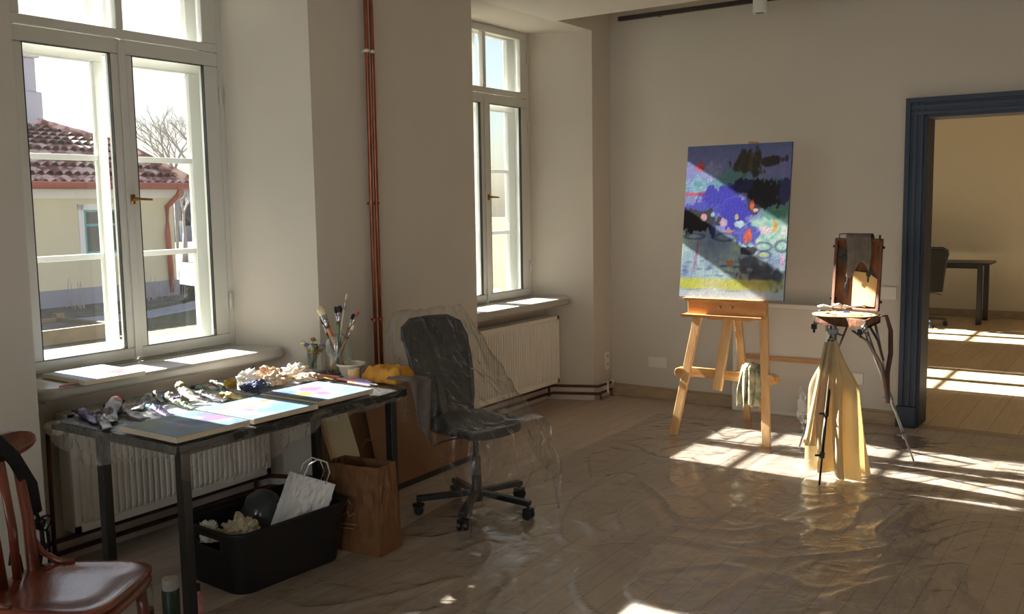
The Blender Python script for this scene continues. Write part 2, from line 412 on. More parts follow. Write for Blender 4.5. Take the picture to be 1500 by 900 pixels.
# ------------------------------------------------------------------ windows
def window_unit(n, yc, dx=0.0, detail=True):
    X = XW+dx
    t = thing('window_%d' % n, None, None, (X, yc, .85), kind='structure')
    mb = MB()
    y0, y1, z0, z1 = yc-.612, yc+.612, .845, ZS+.003
    # deep frame box
    for a, b in (((X-.17, y0, z0), (X-.005, yc-.575, z1)), ((X-.17, yc+.575, z0), (X-.005, y1, z1)),
                 ((X-.169, yc-.575, z1-.03), (X-.006, yc+.575, z1)), ((X-.169, yc-.575, z0), (X-.006, yc+.575, z0+.012)),
                 ((X-.168, yc-.575, 2.36), (X-.122, yc+.575, 2.45))):
        mb.span(a, b)
    mb.build('frame', WHITE, t, bevel=.004)
    # transom light sash
    mb = MB()
    for a, b in (((X-.045, yc-.574, 2.428), (X, yc+.574, 2.472)), ((X-.045, yc-.574, 2.875), (X, yc+.574, 2.925)),
                 ((X-.045, yc-.574, 2.472), (X, yc-.49, 2.875)), ((X-.045, yc+.482, 2.472), (X, yc+.574, 2.875)),
                 ((X-.045, yc-.018, 2.472), (X, yc+.022, 2.875))):
        mb.span(a, b)
    mb.build('transom_sash', WHITE, t, bevel=.005)
    gl = MB().span((X-.025, yc-.49, 2.47), (X-.022, yc+.48, 2.877)); gl.build('transom_pane', GLASS, t)
    for sgn, nm in ((-1, 'casement'), (1, 'casement')):
        ya, yb = (yc-.574, yc-.003) if sgn < 0 else (yc+.003, yc+.574)
        ga, gb = (yc-.49, yc-.06) if sgn < 0 else (yc+.058, yc+.482)
        mb = MB()
        mb.span((X-.045, ya, .858), (X, yb, .917)).span((X-.045, ya, 2.352), (X, yb, 2.424))
        mb.span((X-.045, ya, .917), (X, ga, 2.352)).span((X-.045, gb, .917), (X, yb, 2.352))
        c = mb.build(nm, WHITE, t, bevel=.006)
        MB().span((X-.025, ga-.004, .912), (X-.022, gb+.004, 2.356)).build('pane', GLASS, c)
        g = MB(); gx0, gx1 = X-.0215, X-.0005
        g.span((gx0, ga-.001, .9165), (gx1, gb+.001, .9195)).span((gx0, ga-.001, 2.3495), (gx1, gb+.001, 2.3525)).span((gx0, ga-.0005, .9195), (gx1, ga+.0025, 2.3495)).span((gx0, gb-.0025, .9195), (gx1, gb+.0005, 2.3495))
        g.build('gasket', BLACKP, c)
        # outer casement with glazing bars
        Xo = X-.12
        ya2, yb2 = (yc-.572, yc-.02) if sgn < 0 else (yc+.02, yc+.572)
        ga2, gb2 = (yc-.50, yc-.075) if sgn < 0 else (yc+.05, yc+.475)
        mb = MB()
        mb.span((Xo-.04, ya2, .86), (Xo, yb2, .895)).span((Xo-.04, ya2, 2.32), (Xo, yb2, 2.37))
        mb.span((Xo-.04, ya2, .895), (Xo, ga2, 2.32)).span((Xo-.04, gb2, .895), (Xo, yb2, 2.32))
        for zz in (1.375, 1.857): mb.span((Xo-.035, ga2, zz-.014), (Xo-.003, gb2, zz+.014))
        c2 = mb.build('outer_casement', WHITE, t, bevel=.005)
        MB().span((Xo-.022, ga2-.003, .89), (Xo-.019, gb2+.003, 2.325)).build('pane', GLASS, c2)
        Xt = X-.12
        mb = MB()
        mb.span((Xt-.04, ya2, 2.42), (Xt, yb2, 2.455)).span((Xt-.04, ya2, 2.88), (Xt, yb2, 2.92))
        mb.span((Xt-.04, ya2, 2.455), (Xt, ga2, 2.88)).span((Xt-.04, gb2, 2.455), (Xt, yb2, 2.88))
        mb.build('outer_transom', WHITE, t, bevel=.004)
    mb = MB().span((X, yc-.02, .87), (X+.008, yc+.02, 2.41)); mb.build('meeting_strip', WHITE, t, bevel=.003)
    if detail:
        h = MB().cyl((X+.005, yc+.012, 1.653), (X+.045, yc+.012, 1.653), .009).tube([(X+.045, yc+.005, 1.653), (X+.048, yc+.05, 1.652), (X+.045, yc+.095, 1.65)], [.008, .007, .006], 10)
        h.span((X+.008, yc+.0, 1.63), (X+.012, yc+.024, 1.676))
        h.build('handle', BRASS, t, smooth=True)
        for zz in (1.1, 2.2, 2.75):
            for yy in (yc+.58, yc-.58):
                MB().cyl((X+.006, yy, zz-.045), (X+.006, yy, zz+.045), .008, n=12).build('hinge', WHITE, t, smooth=True)
for i, yc in enumerate(YC): window_unit(i+1, yc, 0, True)
for i, (yc, dx) in enumerate(FARW): window_unit(i+3, yc, dx, False)
for i, xc in enumerate((-1.9, .9)):  # unseen rear windows, added so the room gets more light
    t = thing('window_%d' % (5+i), None, None, (xc, -2.8, .85), kind='structure')
    mb = MB()
    for a, b in (((xc-.65, -2.85, .85), (xc-.58, -2.78, ZS)), ((xc+.58, -2.85, .85), (xc+.65, -2.78, ZS)), ((xc-.65, -2.85, .85), (xc+.65, -2.78, .92)),
                 ((xc-.65, -2.85, ZS-.07), (xc+.65, -2.78, ZS)), ((xc-.03, -2.85, .85), (xc+.03, -2.78, ZS)), ((xc-.65, -2.85, 2.3), (xc+.65, -2.78, 2.38))):
        mb.span(a, b)
    mb.build('frame', WHITE, t, bevel=.005)
    MB().span((xc-.6, -2.82, .9), (xc+.6, -2.816, ZS-.05)).build('pane', GLASS, t)

# sills
for i, yc in enumerate(YC):
    xs = -3.85
    poly = [(XW-.0, yc-.62)]
    poly = [(XW, yc-.64), (-3.93, yc-.70), (-3.88, yc-.695), (xs, yc-.66), (xs, yc+.60), (-3.86, yc+.635), (-3.89, yc+.67), (-3.94, yc+.70), (XW, yc+.625)]
    S(MB().prism(poly, .795, .85).build('trim_%d' % (3+i), SILL, bevel=.018, seg=4))
    # bracket strips under the sill
    S(MB().span((-4.10, yc-.6, .755), (-4.02, yc+.62, .796)).build('trim_%d' % (6+i), WALL))

# ================================================================== OUTSIDE
ZG = -0.70
GRASS = mat('dull_spring_grass', (72, 76, 50), .95, rgb2=(96, 88, 62), vscale=1.2, bump=.5, bscale=20)
GRAVEL = mat('pale_gravel', (82, 76, 72), .95, var=.2, vscale=3, bump=.4, bscale=40)
PATH = mat('grey_path_paving', (158, 156, 166), .9, var=.12, vscale=2)
SOIL = mat('dark_bed_soil', (86, 78, 74), .95, rgb2=(120, 112, 104), vscale=3, bump=.5, bscale=10)
mb = MB()
mb.span((-140, -60, ZG-.3), (-4.46, 140, ZG)); tag(mb.build('ground', GRASS), kind='structure')
def flat(poly, z, m, name, label, cat):
    o = MB().prism(poly, ZG+.0, ZG+z).build(name, m); o['kind'] = 'structure'; return o
flat([(-19.2, 5), (-19.15, 10.7), (-18.9, 13.0), (-19.6, 14.6), (-21.5, 17.5), (-24, 19.5), (-27, 20.4), (-27, 18.9), (-23.5, 18.0), (-20.6, 16.2), (-18.3, 13.9), (-17.7, 12.3), (-18.0, 9.9), (-18.1, 5)][::-1], .015, PATH, 'ground_path', '', '')
flat([(-21.7, 3), (-21.7, 16.3), (-20.2, 15.0), (-19.4, 12.8), (-19.4, 3)], .02, SOIL, 'ground_bed', '', '')
flat([(-24.5, 18.9), (-36, 20), (-46, 24), (-44, 31), (-30, 24), (-24.0, 20.5)][::-1], .012, GRAVEL, 'ground_gravel', '', '')

YEL = mat('yellow_render', (214, 204, 180), .9, bump=.15, bscale=8, var=.06, vscale=1)
PLIN = mat('grey_plinth_render', (152, 150, 166), .9, var=.1, vscale=2)
TRIMW = mat('white_house_trim', (226, 224, 228), .7)
GUT = mat('red_brown_gutter', (168, 84, 66), .5)
BLUEW = mat('blue_window_paint', (104, 168, 176), .5)
DARKG = mat('dark_house_glass', (96, 92, 92), .15)
CHIM = mat('lime_washed_chimney', (196, 194, 212), .8, bump=.1, bscale=4)
def tiles(name):
    m = bpy.data.materials.new(name); m.use_nodes = True
    n = m.node_tree; p = n.nodes['Principled BSDF']; N = n.nodes.new; L = n.links.new
    tc = N('ShaderNodeTexCoord'); nz = N('ShaderNodeTexNoise'); nz.inputs['Scale'].default_value = 3.4; nz.inputs['Detail'].default_value = 2
    L(tc.outputs['Object'], nz.inputs['Vector'])
    rp = N('ShaderNodeValToRGB'); e = rp.color_ramp.elements
    e[0].position = .42; e[0].color = (*lin((146, 88, 82)), 1); e[1].position = .58; e[1].color = (*lin((236, 200, 190)), 1)
    L(nz.outputs['Fac'], rp.inputs['Fac']); L(rp.outputs[0], p.inputs['Base Color']); p.inputs['Roughness'].default_value = .75
    return m
TILE = tiles('clay_roof_tiles')
# the yellow house: local frame, u along the facade (from its near corner leftwards), n away from us
HC = Vector((-21.70, 15.95, ZG)); HU = Vector((0.02, -1, 0)).normalized(); HN = Vector((-1, -0.02, 0)).normalized()
HT = 3.05; LEN = 16; DEP = 9
def HP(u, n, z): return HC + HU*u + HN*n + Vector((0, 0, z))
hs = thing('yellow_house', 'yellow rendered house with tiled roof and grey plinth across the path', 'house', tuple(HC))
MB().extrude([HP(0, 0, .0), HP(LEN, 0, 0), HP(LEN, DEP, 0), HP(0, DEP, 0)], (0, 0, HT)).build('wall', YEL, hs)
MB().extrude([HP(-.05, -.05, -.0), HP(LEN+.05, -.05, 0), HP(LEN+.05, DEP+.05, 0), HP(-.05, DEP+.05, 0)], (0, 0, .43)).build('plinth', PLIN, hs)
MB().extrude([HP(-.12, -.12, 2.6), HP(LEN+.05, -.12, 2.6), HP(LEN+.05, DEP+.12, 2.6), HP(-.12, DEP+.12, 2.6)], (0, 0, .3)).build('cornice', TRIMW, hs)
# roof with flared eaves, real tile waves
EV = .45; ZE = 2.92
def roof_z(d):   # height above eave as function of inward distance
    k = 1.25
    if d < k: return d*0.78
    return k*0.78 + (d-k)*0.42
def roof_h(u, n):
    d = min(u+EV, n+EV, LEN+EV-u, DEP+EV-n); return d
mb = MB()
def slope_patch(fu, L1, L2, nrow, ncol, ax, o0):
    pass
def tile_strip(org, along, inward, length, depth, hip0, hip1):
    """rows of rounded tiles on one roof slope"""
    rowh = .27; tw = .23; nrow = int(depth/rowh)
    for r in range(nrow):
        d0 = r*rowh; d1 = d0+rowh*1.02
        a0 = d0 if hip0 else 0; a1 = length-d0 if hip1 else length
        nt_ = int((a1-a0)/tw)
        if nt_ < 1: continue
        off = (r % 2)*.5*tw
        for k in range(nt_):
            s0 = a0+k*tw+off
            if s0+tw > a1: continue
            zl = roof_z(d0)+.035; zh = roof_z(d1)
            P = [org+along*(s0+tw*q)+inward*d0*1.0+Vector((0, 0, zl+.085*math.sin(PI*q))) for q in (0, .25, .5, .75, 1)]
            # rounded lower lip
            lip = [-.05, .0, .02, .0, -.05]
            P = [p - inward*(.05+l) for p, l in zip(P, lip)]
            Q = [org+along*(s0+tw*q)+inward*d1+Vector((0, 0, zh+.05*math.sin(PI*q)*.6)) for q in (0, .25, .5, .75, 1)]
            V = mb.vs(P); W_ = mb.vs(Q)
            for q in range(4): mb.face((V[q], V[q+1], W_[q+1], W_[q]))
O0 = HP(-EV, -EV, ZE)
DMAX = (DEP+2*EV)/2
tile_strip(O0, HU, HN, LEN+2*EV, DMAX, True, True)
tile_strip(HP(-EV, DEP+EV, ZE), -HN, HU, DEP+2*EV, DMAX, True, True)
mb.build('roof_tiles', TILE, hs)
# roof deck under the tiles, so that it is closed
mb = MB()
nu, nn = 60, 60
V = mb.grid(lambda a, b: HP(-EV+a*(LEN+2*EV), -EV+b*(DEP+2*EV), ZE+roof_z(max(0, roof_h(-EV+a*(LEN+2*EV), -EV+b*(DEP+2*EV))))-.02), nu, nn)
mb.build('roof', mat('roof_shade_tiles', (120, 84, 90), .85, var=.25, vscale=3), hs)
mb = MB().tube([HP(-EV-.06, -EV-.06, ZE-.02), HP(LEN+EV, -EV-.06, ZE-.02)], .09, 10).tube([HP(-EV-.06, -EV-.06, ZE-.02), HP(-EV-.06, DEP+EV, ZE-.02)], .09, 10)
mb.extrude([HP(-EV, -EV, ZE-.1), HP(LEN+EV, -EV, ZE-.1), HP(LEN+EV, -EV+.02, ZE-.1), HP(-EV, -EV+.02, ZE-.1)], (0, 0, .12))
mb.build('gutter', GUT, hs, smooth=True)
MB().tube([HP(.12, -EV-.05, ZE-.1), HP(.14, -EV+.02, ZE-.25), HP(.28, -.12, ZE-.55), HP(.28, -.1, ZE-1.2), HP(.22, -.1, .12)], .07, 10).build('downpipe', GUT, hs, smooth=True)
# hip ridge
MB().tube([HP(-EV, -EV, ZE+.06), HP(-EV+1.25, -EV+1.25, ZE+roof_z(1.25)+.08), HP(-EV+DMAX, -EV+DMAX, ZE+roof_z(DMAX)+.08), HP(LEN+EV-DMAX, -EV+DMAX, ZE+roof_z(DMAX)+.08)], .11, 8).build('ridge_tiles', TILE, hs, smooth=True)
# chimney
def chim():
    u0, u1, n0, n1 = 2.1, 3.6, 2.2, 3.4
    c = MB().extrude([HP(u0, n0, 4.2), HP(u1, n0, 4.2), HP(u1, n1, 4.2), HP(u0, n1, 4.2)], (0, 0, 1.15))
    c.extrude([HP(u0+.09, n0+.08, 5.3), HP(u1-.1, n0+.08, 5.3), HP(u1-.1, n1-.1, 5.3), HP(u0+.09, n1-.1, 5.3)], (0, 0, .9))
    c.extrude([HP(u0+.0, n0, 6.2), HP(u1, n0, 6.2), HP(u1, n1, 6.2), HP(u0+.0, n1, 6.2)], (0, 0, .12))
    c.extrude([HP(u0+.15, n0+.15, 6.32), HP(u1-.15, n0+.15, 6.32), HP(u1-.15, n1-.15, 6.32), HP(u0+.15, n1-.15, 6.32)], (0, 0, .2))
    return c
chim().build('chimney', CHIM, hs, bevel=.04)
# house window
def hbox(u0, u1, n0, n1, z0, z1): return MB().extrude([HP(u0, n0, z0), HP(u1, n0, z0), HP(u1, n1, z0), HP(u0, n1, z0)], (0, 0, z1-z0))
wf = MB()
def hb(mb_, u0, u1, n0, n1, z0, z1): mb_.extrude([HP(u0, n0, z0), HP(u1, n0, z0), HP(u1, n1, z0), HP(u0, n1, z0)], (0, 0, z1-z0))
for uu in (1.55, 5.2):
    wf = MB()
    hb(wf, uu, uu+.14, -.04, .02, 1.22, 2.45); hb(wf, uu+1.06, uu+1.2, -.04, .02, 1.22, 2.45); hb(wf, uu, uu+1.2, -.04, .02, 2.32, 2.47); hb(wf, uu-.05, uu+1.25, -.1, .02, 1.15, 1.24)
    wfo = wf.build('window_surround', TRIMW, hs)
    bw = MB()
    for q in (uu+.14, uu+.56, uu+1.0): hb(bw, q, q+.07, -.02, .03, 1.24, 2.32)
    for q in (1.24, 1.92, 2.27): hb(bw, uu+.14, uu+1.06, -.02, .03, q, q+.06)
    bw.build('window_frame', BLUEW, wfo)
    g = MB(); hb(g, uu+.14, uu+1.06, -.008, .01, 1.24, 2.32); g.build('window_pane', DARKG, wfo)

# second building seen through the far window
h2 = thing('brick_outbuilding', 'reddish tiled outbuilding seen through the second window', 'building', (-16, 32, ZG))
MB().span((-21, 31.5, ZG), (-15.4, 38, ZG+3.4)).build('wall', YEL, h2)
mb = MB()
for k in range(14):
    z0 = ZG+3.3+k*.28; i0 = -.3+k*.24
    mb.span((-21-.3+i0+.3, 31.5+i0, z0), (-15.4-i0, 38-i0, z0+.3))
mb.build('roof', TILE, h2)

# wooden planter box in front of the path
PLK = mat('weathered_planter_wood', (130, 114, 92), .8, var=.3, vscale=4)
pb = thing('planter_box', 'weathered wooden planter box on the grass beside the path', 'planter', (-16.6, 9.3, ZG))
MB().span((-17.6, 8.2, ZG), (-17.5, 10.2, ZG+.26)).span((-15.8, 8.2, ZG), (-15.7, 10.2, ZG+.26)).span((-17.6, 10.1, ZG), (-15.7, 10.2, ZG+.26)).span((-17.6, 8.1, ZG), (-15.7, 8.2, ZG+.26)).build('side_board', PLK, pb, bevel=.01)
MB().span((-17.66, 10.1, ZG), (-17.5, 10.28, ZG+.34)).build('corner_post', PLK, pb, bevel=.01)
MB().span((-17.5, 8.2, ZG), (-15.8, 10.1, ZG+.18)).build('soil', SOIL, pb)

# bare trees, fence, pole
BARK = mat('grey_bark', (172, 162, 162), .95, var=.2, vscale=8)
def tree(x, y, h, seed, label, spread=.55):
    rnd = random.Random(seed)
    t = thing('bare_tree', label, 'tree', (x, y, ZG), group='bare trees beyond the garden')
    br = MB()
    def grow(p, d, L, r, lv):
        q = p+d*L
        br.tube([p, p+d*L*.5+Vector((rnd.uniform(-.03, .03), rnd.uniform(-.03, .03), 0))*L, q], [r, r*.8, r*.6], 5 if lv > 1 else 7, caps=False)
        if lv >= 5: return
        for k in range(3 if lv < 4 else 2):
            a = rnd.uniform(0, 2*PI); s_ = rnd.uniform(.3, .3+spread)
            nd = (d + Vector((math.cos(a)*s_, math.sin(a)*s_, rnd.uniform(-.05, .25)))).normalized()
            grow(q if k else p+d*L*.7, nd, L*rnd.uniform(.62, .82), r*.56, lv+1)
    base = Vector((x, y, ZG))
    MB().tube([base, base+Vector((.05, 0, h*.13)), base+Vector((0, .05, h*.27))], [h*.03, h*.024, h*.02], 8).build('trunk', BARK, t, smooth=True)
    grow(base+Vector((0, .05, h*.26)), Vector((0, 0, 1)), h*.2, h*.017, 0)
    br.build('branches', BARK, t)
tree(-35.0, 26.2, 4.6, 3, 'largest bare tree standing on the lawn beside the yellow house')
tree(-70, 51.5, 13, 5, 'tall bare tree far beyond the white fence')
tree(-62, 47.5, 12, 9, 'bare spreading tree behind the far field')
tree(-78, 61, 15, 11, 'most distant bare tree on the skyline beyond the field', .7)
tree(-74, 54.8, 13, 21, 'thin bare tree between the two taller ones on the skyline', .7)
HEDGE = mat('grey_green_hedge', (120, 122, 104), .95, rgb2=(92, 90, 84), vscale=1, bump=.8, bscale=4)
mb = MB()
for k in range(26): 
    f = k/25; mb.blob((-99+f*16, 66+f*20, ZG+1.8), (2.4, 2.4, 2.4+1.2*math.sin(k*1.7)), .35, 9, k, 2)
tag(mb.build('hedge_row', HEDGE), 'grey-green hedge row along the far edge of the field', 'hedge', kind='stuff')
fc = thing('picket_fence', 'low grey fence with white posts far across the field', 'fence', (-60, 45, ZG))
mb = MB(); mp_ = MB()
A = Vector((-62, 40, ZG)); B = Vector((-52, 49, ZG))
mb.beam(A+Vector((0, 0, .55)), B+Vector((0, 0, .55)), .05, 1.1)
mb.build('boards', PLIN, fc)
for k in range(9):
    p = A.lerp(B, k/8); MB().span((p.x-.08, p.y-.08, ZG), (p.x+.08, p.y+.08, ZG+1.45)).build('post', TRIMW, fc)
tag(MB().tube([(-44, 32.5, ZG), (-44, 32.5, ZG+3.0)], .07, 8).tube([(-44, 32.5, ZG+2.9), (-44.6, 31.4, ZG)], .05, 8).build('garden_pole', BARK, smooth=True), 'leaning-strutted wooden pole on the lawn near the bare tree', 'pole')
# dry plant stems against the plinth
rnd = random.Random(4)
mb = MB()
for k in range(40):
    u = rnd.uniform(.3, 3.6); p = HP(u, -.4-rnd.random()*.5, 0); hh = rnd.uniform(.2, .75)
    mb.tube([p, p+Vector((rnd.uniform(-.1, .1), rnd.uniform(-.1, .1), hh))], [.012, .006], 4)
tag(mb.build('dry_plants', BARK), 'dry plant stems in the bed along the grey plinth', 'plants', kind='stuff')


# ================================================================== FIXTURES
def radiator(yc, label):
    y0, y1, z0, z1 = yc-.55, yc+.58, .165, .705
    t = thing('radiator', label, 'radiator', (-3.97, yc, z0))
    xf = -3.925
    mb = MB().span((-4.03, y0, z0), (xf-.012, y1, z1))
    mb.build('casing', RADI, t, bevel=.008, seg=3)
    # profiled front plate
    n = 34; mb = MB(); pitch = (y1-y0-.06)/n
    prof = []
    for k in range(n):
        a = y0+.03+k*pitch
        prof += [(a, 0), (a+pitch*.22, 0), (a+pitch*.36, .009), (a+pitch*.78, .009), (a+pitch*.92, 0)]
    prof.append((y1-.03, 0))
    rows = [(z0+.035, 0), (z0+.055, 1), (z1-.05, 1), (z1-.03, 0)]
    V = [[mb.bm.verts.new((xf-.012+d*k, y, z)) for z, k in rows] for y, d in prof]
    for a, b in zip(V, V[1:]):
        for j in range(3): mb.face((a[j], b[j], b[j+1], a[j+1]))
    mb.span((xf-.013, y0, z0), (xf-.003, y1, z0+.032)).span((xf-.013, y0, z1-.028), (xf-.003, y1, z1))
    mb.span((xf-.013, y0, z0), (xf-.003, y0+.028, z1)).span((xf-.013, y1-.028, z0), (xf-.003, y1, z1))
    mb.build('front_plate', RADI, t)
    g = MB()
    for k in range(46): g.span((-4.022, y0+.03+k*.0235, z1-.001), (-3.95, y0+.04+k*.0235, z1+.004))
    g.build('top_grille', RADI, t)
    v = MB().cyl((-3.97, y0-.03, .655), (-3.97, y0+.005, .655), .014).cyl((-3.97, y0-.05, .655), (-3.97, y0-.02, .655), .02)
    v.cyl((-3.965, y0-.075, .66), (-3.93, y0-.075, .664), .026, .034).cyl((-3.93, y0-.075, .664), (-3.875, y0-.075, .668), .034, .03).cyl((-3.97, y0-.075, .66), (-3.97, y0-.02, .66), .016)
    v.build('thermostat_valve', PLAST, t, bevel=.004)
    MB().tube([(-3.97, y0-.075, .645), (-3.97, y0-.078, .4), (-3.97, y0-.08, .06)], .0095, 10).tube([(-4.0, y1-.05, .17), (-4.0, y1-.05, .05)], .0095, 10).build_each('feed_pipe', COPPERD, t, smooth=True)
    MB().span((-4.09, y0+.2, .4), (-4.03, y0+.24, .6)).span((-4.09, y1-.24, .4), (-4.03, y1-.2, .6)).build_each('wall_bracket', WHITE, t)
    return t
radiator(2.84, 'white ribbed radiator behind the painting table under the near window')
radiator(5.86, 'white ribbed radiator under the narrow far window by the corner')

# copper risers
t = thing('pipe_riser', 'pair of copper pipes running up the wall between the windows', 'pipes', (-3.70, 4.06, 0))
for yy in (4.038, 4.082):
    MB().tube([(-3.700, yy, .129), (-3.700, yy, 1.6), (-3.700, yy+.004, 2.4), (-3.700, yy, ZC-.002)], .0115, 12).build('pipe', COPPER, t, smooth=True)
for zz in (2.462, 1.616, .95):
    mb = MB()
    for yy in (4.038, 4.082):
        mb.cyl((-3.73, yy, zz), (-3.708, yy, zz), .006, n=8).cyl((-3.700, yy, zz-.008), (-3.700, yy, zz+.008), .016, n=14)
    mb.build('pipe_clip', COPPER if zz < 2 else PLAST, t, smooth=False)
# horizontal copper pipes along the foot of the wall, following the niches
def foot_pipes():
    t = thing('heating_pipe', 'pair of copper heating pipes running along the foot of the window wall', 'pipes', (-3.69, 4.5, 0))
    for q, zz in enumerate((.055, .115)):
        off = .035
        P = []
        for yc in YC:
            P += [(XF+off, yc-.79-.0, zz), (-4.04, yc-.66, zz), (-4.05, yc-.6, zz), (-4.05, yc+.58, zz), (-4.03, yc+.655, zz), (XF+off, yc+.80, zz)]
        P = [(XF+off, 1.2, zz)] + P + [(XF+off, YB-.06, zz)]
        MB().tube(P, .0115, 10).build('pipe', COPPERD, t, smooth=True)
    for yy in (1.6, 4.4, 6.80):
        MB().span((XF, yy-.012, .035), (XF+.05, yy+.012, .135)).build('pipe_clip', PLAST, t, bevel=.004)
    MB().cyl((XF+.035, YB-.075, .118), (XF+.035, YB-.035, .118), .02, n=14).build('end_cap', PLAST, t, smooth=True)
    for yy in (6.70, 6.88): MB().cyl((XF+.035, yy, .0), (XF+.035, yy, .06), .0095, n=10).build_each('stub', COPPER, t, smooth=True)
foot_pipes()

def plate(name, c, size, label, holes=0, wall='back', cat='socket'):
    t = thing(name, label, cat, c)
    if wall == 'back':
        MB().span((c[0]-size[0]/2, YB-.012, c[2]-size[1]/2), (c[0]+size[0]/2, YB, c[2]+size[1]/2)).build('cover', PLAST, t, bevel=.004)
        for k in range(holes):
            xx = c[0]+(k-(holes-1)/2)*.075
            MB().cyl((xx, YB-.0135, c[2]), (xx, YB-.009, c[2]), .022, n=20).build('socket_face', WHITE, t, bevel=.001)
            MB().cyl((xx-.009, YB-.0145, c[2]), (xx-.009, YB-.013, c[2]), .003, n=8).cyl((xx+.009, YB-.0145, c[2]), (xx+.009, YB-.013, c[2]), .003, n=8).build_each('pin_hole', BLACKP, t)
    else:
        MB().span((XF, c[1]-size[0]/2, c[2]-size[1]/2), (XF+.012, c[1]+size[0]/2, c[2]+size[1]/2)).build('cover', PLAST, t, bevel=.004)
        for k in range(holes):
            zz = c[2]+(k-(holes-1)/2)*.07
            MB().cyl((XF+.009, c[1], zz), (XF+.0135, c[1], zz), .022, n=20).build('socket_face', WHITE, t, bevel=.001)
            MB().cyl((XF+.013, c[1], zz), (XF+.0145, c[1], zz), .008, n=8).build_each('pin_hole', BLACKP, t)
    return t
plate('wall_socket', (-3.304, YB, .302), (.165, .088), 'wide blank double wall plate on the back wall beside the pine easel', 0)
plate('wall_socket', (-1.735, YB, .31), (.085, .085), 'single blank white wall plate between box easel legs and door', 0)
plate('wall_socket', (XF, 6.86, .30), (.075, .15), 'white vertical double socket on the narrow pier beside the corner', 2, 'left')
plate('light_switch', (-1.548, YB, .935), (.13, .09), 'wide pale switch plate on the wall beside the blue door casing', 0, 'back', 'switch')

# track rail along the back wall and the spotlight
TRK = mat('dark_track_rail', (52, 48, 46), .5)
tag(MB().span((-3.60, 6.84, 3.02), (1.5, 6.875, 3.052)).span((-3.3, 6.875, 3.03), (-3.27, YB, 3.045)).span((-1.5, 6.875, 3.03), (-1.47, YB, 3.045)).build('track_rail', TRK), 'dark lighting track rail high along the back wall', 'rail')
t = thing('ceiling_spotlight', 'white cylindrical ceiling spotlight at the top of the frame', 'lamp', (-2.113, 5.9, 2.755))
MB().cyl((-2.113, 5.9, 2.755), (-2.113, 5.9, 2.895), .043, n=28).build('lamp_housing', WHITE, t, bevel=.006)
MB().cyl((-2.113, 5.9, 2.895), (-2.113, 5.9, 2.925), .012, n=12).build('stem', WHITE, t)
MB().cyl((-2.113, 5.9, 2.7545), (-2.113, 5.9, 2.7575), .03, n=20).build('lens', DARKG, t)

# big primed board leaning at the back wall
t = thing('leaning_board', 'large white board with wooden batten standing against the back wall', 'board', (-2.25, 6.88, 0))
MB().span((-2.62, 6.885, .02), (-1.93, 6.905, .80)).build('panel', mat('primed_white_board', (214, 204, 190), .7), t, bevel=.002)
MB().span((-2.63, 6.865, .80), (-1.90, 6.912, .832)).span((-2.64, 6.86, .0), (-2.60, 6.91, .81)).span((-1.945, 6.87, .42), (-1.915, 6.91, .8)).span((-2.62, 6.87, 0), (-1.93, 6.908, .022)).build('edge_strip', mat('white_painted_batten', (226, 220, 208), .55), t, bevel=.003)
MB().span((-2.56, 6.862, .405), (-1.96, 6.885, .437)).build('batten', PINEX, t, bevel=.002)

# ================================================================== FLOOR FILM
def ridged(x, y):
    v = Vector((x, y, 0)); q = Vector((noise.noise(v*.9), noise.noise(v*.9+Vector((7, 3, 1))), 0))
    a = noise.noise(v*1.6+q*1.5)
    r1 = max(0, 1-abs(a)*9)**2
    b = noise.noise(Vector((x*3.1+y*1.3, y*2.2-x*.6, 4))+q*2)
    r2 = max(0, 1-abs(b)*6)**2
    c = noise.noise(Vector((x*6+y*2, y*5, 9)))
    return r1*.015 + r2*.010*(.4+abs(a)*2) + abs(c)*.005
def film_pt(u, v):
    x = -3.05+u*4.4; y = 1.35+v*5.35
    x += .10*noise.noise(Vector((y*1.1, 0, 3)))*(1-u); y += .12*noise.noise(Vector((x*.9, 5, 3)))*v - .55*max(0, .5-u)*v
    e = min(u, 1-u, v, 1-v)*18; e = min(1, e)
    fx = ridged(x, y)*e
    return (x, y, .004+fx)
mb = MB(); mb.grid(film_pt, 230, 290)
ff = mb.build('floor_film', FILMF, smooth=True)
tag(ff, 'clear wrinkled plastic film spread over the plank floor', 'plastic sheet')

# ================================================================== STUDIO EASEL + PAINTING
ez = thing('studio_easel', 'pine studio easel holding the large blue abstract painting', 'easel', (-2.38, 6.1, 0))
MB().beam((-2.690, 5.90, .0), (-2.555, 6.02, .86), .055, .03, (0, 1, 0)).build('leg', PINE, ez, bevel=.003)
MB().beam((-2.035, 5.90, .0), (-2.105, 6.02, .86), .055, .03, (0, 1, 0)).build('leg', PINE, ez, bevel=.003)
MB().beam((-2.41, 6.58, .0), (-2.345, 6.16, .9), .05, .03, (0, 1, 0)).build('leg', PINE, ez, bevel=.003)
MB().beam((-2.66, 6.005, .435), (-2.03, 5.975, .435), .03, .065).cyl((-2.665, 5.985, .435), (-2.665, 5.93, .435), .033, n=18).build('crossbar', PINEX, ez, bevel=.003)
MB().cyl((-2.035, 5.945, .435), (-2.035, 6.01, .435), .036, n=18).beam((-2.07, 5.99, .435), (-1.985, 5.985, .435), .03, .05).build('crossbar_end', PINEX, ez, bevel=.003)
MB().beam((-2.40, 5.965, .33), (-2.33, 6.06, 1.03), .062, .034, (0, 1, 0)).beam((-2.335, 6.07, 1.0), (-2.275, 6.235, 1.985), .05, .03, (0, 1, 0)).build('mast', PINE, ez, bevel=.004)
MB().beam((-2.34, 6.15, 1.0), (-2.275, 6.265, 1.99), .062, .02, (0, 1, 0)).build('mast_slide', PINE, ez, bevel=.003)
